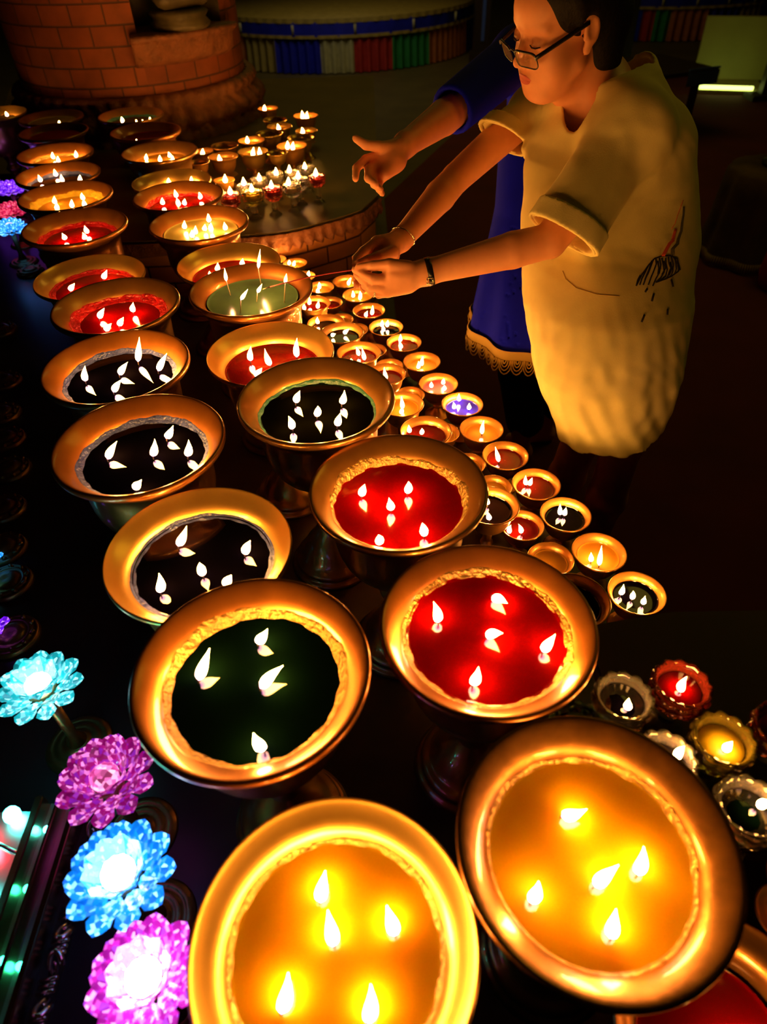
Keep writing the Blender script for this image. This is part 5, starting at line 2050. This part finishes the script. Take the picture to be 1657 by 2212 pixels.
def on_dress(u, v):
    h = DB.ray_cast(cam_l, Vector(ray(u, v)).normalized(), 6)
    return (h[0], h[1]) if h[0] is not None else None


def stroke(bm, pts, w):
    prev = None
    dense = []
    for a, b in zip(pts, pts[1:]):
        n_ = max(1, int(math.hypot(b[0] - a[0], b[1] - a[1]) / 5))
        dense += [(a[0] + (b[0] - a[0]) * k / n_, a[1] + (b[1] - a[1]) * k / n_) for k in range(n_)]
    dense.append(pts[-1])
    P = [on_dress(*p) for p in dense]
    P = [p for p in P if p]
    if len(P) < 2:
        return
    if max((a[0] - b[0]).length for a, b in zip(P, P[1:])) > .04:
        return
    tube(bm, [p + n_ * .0004 for p, n_ in P], w, 6)


S5 = 357 / 1657
em_ = lambda L: [(1300 + x * S5, 400 + y * S5) for x, y in L]
bm = bmesh.new()
for L in [
    [(345, 1010), (360, 950), (385, 905)], [(380, 1000), (400, 940), (430, 880), (470, 800)], [(415, 1000), (440, 930), (470, 870), (500, 790), (520, 740)],
    [(465, 1000), (490, 930), (520, 860), (545, 790), (540, 740)], [(510, 1010), (540, 940), (575, 880), (590, 800), (575, 730)],
    [(540, 975), (590, 930), (625, 870), (615, 800), (600, 730)], [(580, 960), (640, 910), (655, 850), (640, 790), (640, 730)],
    [(650, 940), (670, 880), (690, 830), (670, 780), (665, 720)], [(690, 915), (710, 860), (715, 800), (700, 750), (690, 715)],
    [(730, 890), (745, 840), (740, 790), (730, 740), (715, 720)], [(770, 860), (765, 810), (755, 760)],
    [(345, 1010), (400, 900), (470, 800), (530, 735), (600, 712), (680, 705), (755, 735), (770, 800), (785, 850)], [(540, 975), (640, 940), (700, 912), (770, 862)],
    [(430, 950), (470, 850), (500, 760)], [(560, 900), (570, 830), (560, 760)], [(600, 900), (640, 830), (620, 760)], [(675, 900), (700, 840), (685, 770)]]:
    stroke(bm, em_(L), .0016)
for a, b in (((695, 945), (712, 1018)), ((455, 1038), (435, 1072)), ((520, 1088), (500, 1165)), ((660, 1240), (655, 1300)), ((428, 1298), (398, 1372))):
    b2 = bmesh.new()
    stroke(b2, em_([a, b]), .0024)
    obj('raindrop_embroidery', b2, 'thread_black', dress)
obj('cloud_embroidery', bm, 'thread_black', dress)
bm = bmesh.new()
for off_ in (0, 14, 28, 40):
    stroke(bm, em_([(600 + off_ * .6, 712), (640 + off_ * .5, 640), (670 + off_ * .5, 585), (700 + off_ * .5, 560), (715 + off_ * .4, 500), (735 + off_ * .3, 440)]), .0018)
stroke(bm, em_([(700, 440), (735, 385), (760, 300), (790, 220), (815, 150)]), .0007)
obj('red_embroidery', bm, 'thread_red', dress)
bm = bmesh.new()
for off_ in (0, 16, 30):
    pts = []
    for k, (x, y) in enumerate([(690, 705), (700, 640), (740, 590), (760, 540), (780, 460), (800, 380), (805, 300), (822, 215)]):
        pts.append((x + off_ * (1 - k * .1) + 5 * (-1) ** k, y))
    stroke(bm, em_(pts), .0012)
obj('grey_embroidery', bm, 'thread_grey', dress)

bm = bmesh.new()
for L in ([(1262, 378), (1290, 382), (1318, 402), (1338, 430), (1346, 458)], [(1216, 585), (1222, 602), (1245, 622), (1290, 636), (1338, 640)]):
    b2 = bmesh.new()
    stroke(b2, L, .0009)
    obj('seam', b2, 'seam_thread', dress)
bm.free()

# the stick she holds
a, b = V3(762, 583, 1.405), V3(575, 621, 1.52)
t0 = at(575, 622, RIM + .045)
b = np.array(t0)
t = thing('lighting_stick', 'thin red stick held by the woman over the green wax lamp', 'stick', tuple(a))
bm = bmesh.new()
a2 = V3(790, 577, 1.39)
ab_ = b - a
pts = [Vector(a2 - a), Vector((0, 0, 0))] + [Vector(ab_ * k + np.array((0, 0, .004 * math.sin(k * PI)))) for k in (.25, .5, .75, .95)]
tube(bm, pts, .0014, 8)
obj('shaft', bm, 'stick_red', t)
bm = bmesh.new()
tube(bm, [pts[-1], Vector(ab_) + Vector((-.008, 0, -.003))], [.0016, .0010], 6)
obj('charred_tip', bm, 'wick', t)

# ================= second person in blue =================
P2 = thing('person', 'person in a blue dress behind the woman, one open hand stretched over the lamps', 'person', (.50, 2.05, 0))
OFF2 = np.array(P2.location)
s2 = V3(1120, 120, 1.86)
e2_ = V3(1000, 225, 1.74)
w2 = V3(876, 312, 1.62)
chest = V3(1185, 300, 1.93)
hip2 = V3(1160, 560, 1.95)
hd = V3(1215, 25, 1.90)
pr2 = [ell(hd, (.078, .09, .105), .03), ell(hd + np.array((-.05, -.03, -.06)), (.04, .045, .05), .03), cap(hd + np.array((0, 0, -.08)), chest + np.array((0, 0, .12)), .05, .06, .03),
       cap(chest + np.array((0, 0, .1)), hip2, .075, .08, .05), cap(chest + np.array((0, 0, .10)), s2, .06, .052, .03),
       cap(s2, e2_, .048, .040, .03), cap(e2_, e2_ + (w2 - e2_) * .35, .040, .042, .004), cap(e2_ + (w2 - e2_) * .35, w2, .042, .028, .004),
       cap(chest + np.array((.04, .06, .08)), chest + np.array((.13, .20, -.12)), .052, .042, .04), cap(chest + np.array((.13, .20, -.12)), chest + np.array((.12, .22, -.38)), .04, .03, .03)]
for (fx, fy) in ((.58, 2.20), (.70, 2.32)):
    pr2 += [cap(hip2 + np.array(((fx - .64) * .3, (fy - 2.26) * .3 + .02, .0)), np.array((fx - .06, fy - .09, .48)), .045, .056, .03), cap(np.array((fx - .06, fy - .09, .48)), np.array((fx, fy, .06)), .056, .036, .03),
            cap(np.array((fx + .02, fy, .035)), np.array((fx - .14, fy - .02, .03)), .032, .026, .03)]
# open hand, palm towards the lamps
pr2 += [cap(w2, V3(845, 345, 1.60), .027, .028, .015), cap(V3(862, 322, 1.60), V3(828, 322, 1.59), .020, .018, .015), cap(V3(858, 350, 1.60), V3(832, 372, 1.59), .021, .018, .015),
        cap(V3(850, 335, 1.61), V3(822, 350, 1.60), .022, .018, .015)]
pr2 += finger([(850, 322, 1.59), (818, 317, 1.57), (790, 313, 1.56), (768, 299, 1.555)], [.0165, .0130, .0110, .0085])
pr2 += finger([(820, 335, 1.60), (790, 345, 1.59), (770, 363, 1.575), (768, 386, 1.565)], [.0125, .0110, .0095, .0080])
pr2 += finger([(822, 350, 1.60), (797, 366, 1.58), (795, 385, 1.56), (812, 398, 1.55)], [.0125, .0108, .0095, .0080])
pr2 += finger([(830, 362, 1.605), (806, 380, 1.59), (808, 398, 1.575), (822, 408, 1.565)], [.0120, .0105, .0092, .0078])
pr2 += finger([(840, 372, 1.61), (820, 392, 1.60), (818, 408, 1.59), (826, 419, 1.58)], [.0110, .0092, .0080, .0070])
obj('body', shift(surfnet(field(pr2), (-.1, 1.5, 0), (1.15, 2.75, 1.8), .0042, 'body', B=16, relax=1), OFF2), 'skin', P2)
hh2 = [ell(hd + np.array((.02, .01, .03)), (.095, .10, .11), .02), ell(hd + np.array((.05, .03, -.05)), (.07, .08, .09), .02), ell(hd + np.array((-.10, -.05, -.03)), (.075, .07, .10), .02, True)]
obj('hair', shift(surfnet(field(hh2), hd - .3, hd + .3, .006, 'hair'), OFF2), 'hair', P2)

cf2 = V3(975, 240, 1.70)
dr2 = (cf2 - s2) / np.linalg.norm(cf2 - s2)
D2 = [V3(1190, 150, 1.90), V3(1185, 300, 1.93), V3(1170, 450, 1.95), V3(1165, 600, 1.97), V3(1165, 700, 1.99)]
hz2 = float(D2[-1][2])


def dress2_solid(P, g, cut):
    A = np.array(D2)
    z = P[:, 2]
    zs = A[::-1, 2]
    cx_ = np.interp(z, zs, A[::-1, 0])
    cy_ = np.interp(z, zs, A[::-1, 1])
    r = np.interp(z, zs, [.10, .14, .135, .175, .205][::-1]) + g
    ag = np.arctan2(P[:, 1] - cy_, P[:, 0] - cx_)
    low = np.clip((RIM - .0 - z) / .3, 0, 1)
    d = np.hypot(P[:, 0] - cx_, P[:, 1] - cy_) - r + .010 * low * np.sin(ag * 9)
    d = np.maximum(d, z - A[0, 2] - g)
    sl = seg_d(P, s2, cf2 + dr2 * .04, .068 + g, .058 + g)
    if cut:
        sl = np.maximum(sl, (P - cf2) @ dr2)
    d = smin(d, seg_d(P, s2, A[0] + np.array((0, 0, -.05)), .066 + g, .07 + g), .05)
    d = smin(d, sl, .04)
    if cut:
        d = np.maximum(d, hz2 - z)
    return d


d2f = lambda P: np.maximum(dress2_solid(P, 0, True), -dress2_solid(P, -.013, False))
dress2 = obj('dress', shift(surfnet(d2f, (-.05, 1.55, .5), (1.0, 2.75, 1.7), .006, 'dress', relax=2), OFF2), 'blue_dress', P2)
# lace hem: scalloped loops round the dress hem
bm = bmesh.new()
hc2 = D2[-1] - OFF2
for k in range(40):
    a0 = 2 * PI * k / 40
    for q, rr in enumerate((.0185, .0135, .0085, .004)):
        pts = []
        for m_ in range(9):
            b0 = PI * m_ / 8
            aa_ = a0 + rr * math.cos(b0) / .21
            R_ = .209 + .004 * q * .3 - .010 * math.sin(aa_ * 9)
            pts.append((hc2[0] + R_ * math.cos(aa_), hc2[1] + R_ * math.sin(aa_), hc2[2] - .012 - rr * 2.5 * math.sin(b0)))
        tube(bm, pts, .0022, 5)
obj('lace_hem', bm, 'lace', dress2)
bm = bmesh.new()
n_ = 138
rows = []
for k in range(n_):
    a0 = 2 * PI * k / n_
    R_ = .2085 - .010 * math.sin(a0 * 9)
    rows.append([bm.verts.new((hc2[0] + (R_ + o2) * math.cos(a0), hc2[1] + (R_ + o2) * math.sin(a0), hc2[2] + z_)) for o2, z_ in ((0, .014), (.003, .010 + .003 * (k % 2)), (-.001, .002), (.003, -.006 + .003 * (k % 2)), (0, -.014))])
for i in range(n_):
    a, b = rows[i], rows[(i + 1) % n_]
    for j in range(4):
        bm.faces.new((a[j], b[j], b[j + 1], a[j + 1])).smooth = True
obj('lace_band', bm, 'lace', dress2)
# trousers
tr = []
for (fx, fy) in ((.58, 2.20), (.70, 2.32)):
    tr += [cap(hip2 + np.array(((fx - .64) * .3, (fy - 2.26) * .3 + .02, .0)), np.array((fx - .06, fy - .09, .48)), .045, .080, .03), cap(np.array((fx - .06, fy - .09, .48)), np.array((fx, fy, .20)), .085, .075, .02)]
obj('trousers', shift(surfnet(field(tr), (.3, 1.9, .08), (1.2, 2.8, 1.1), .008, 'trousers'), OFF2), 'navy_trouser', P2)
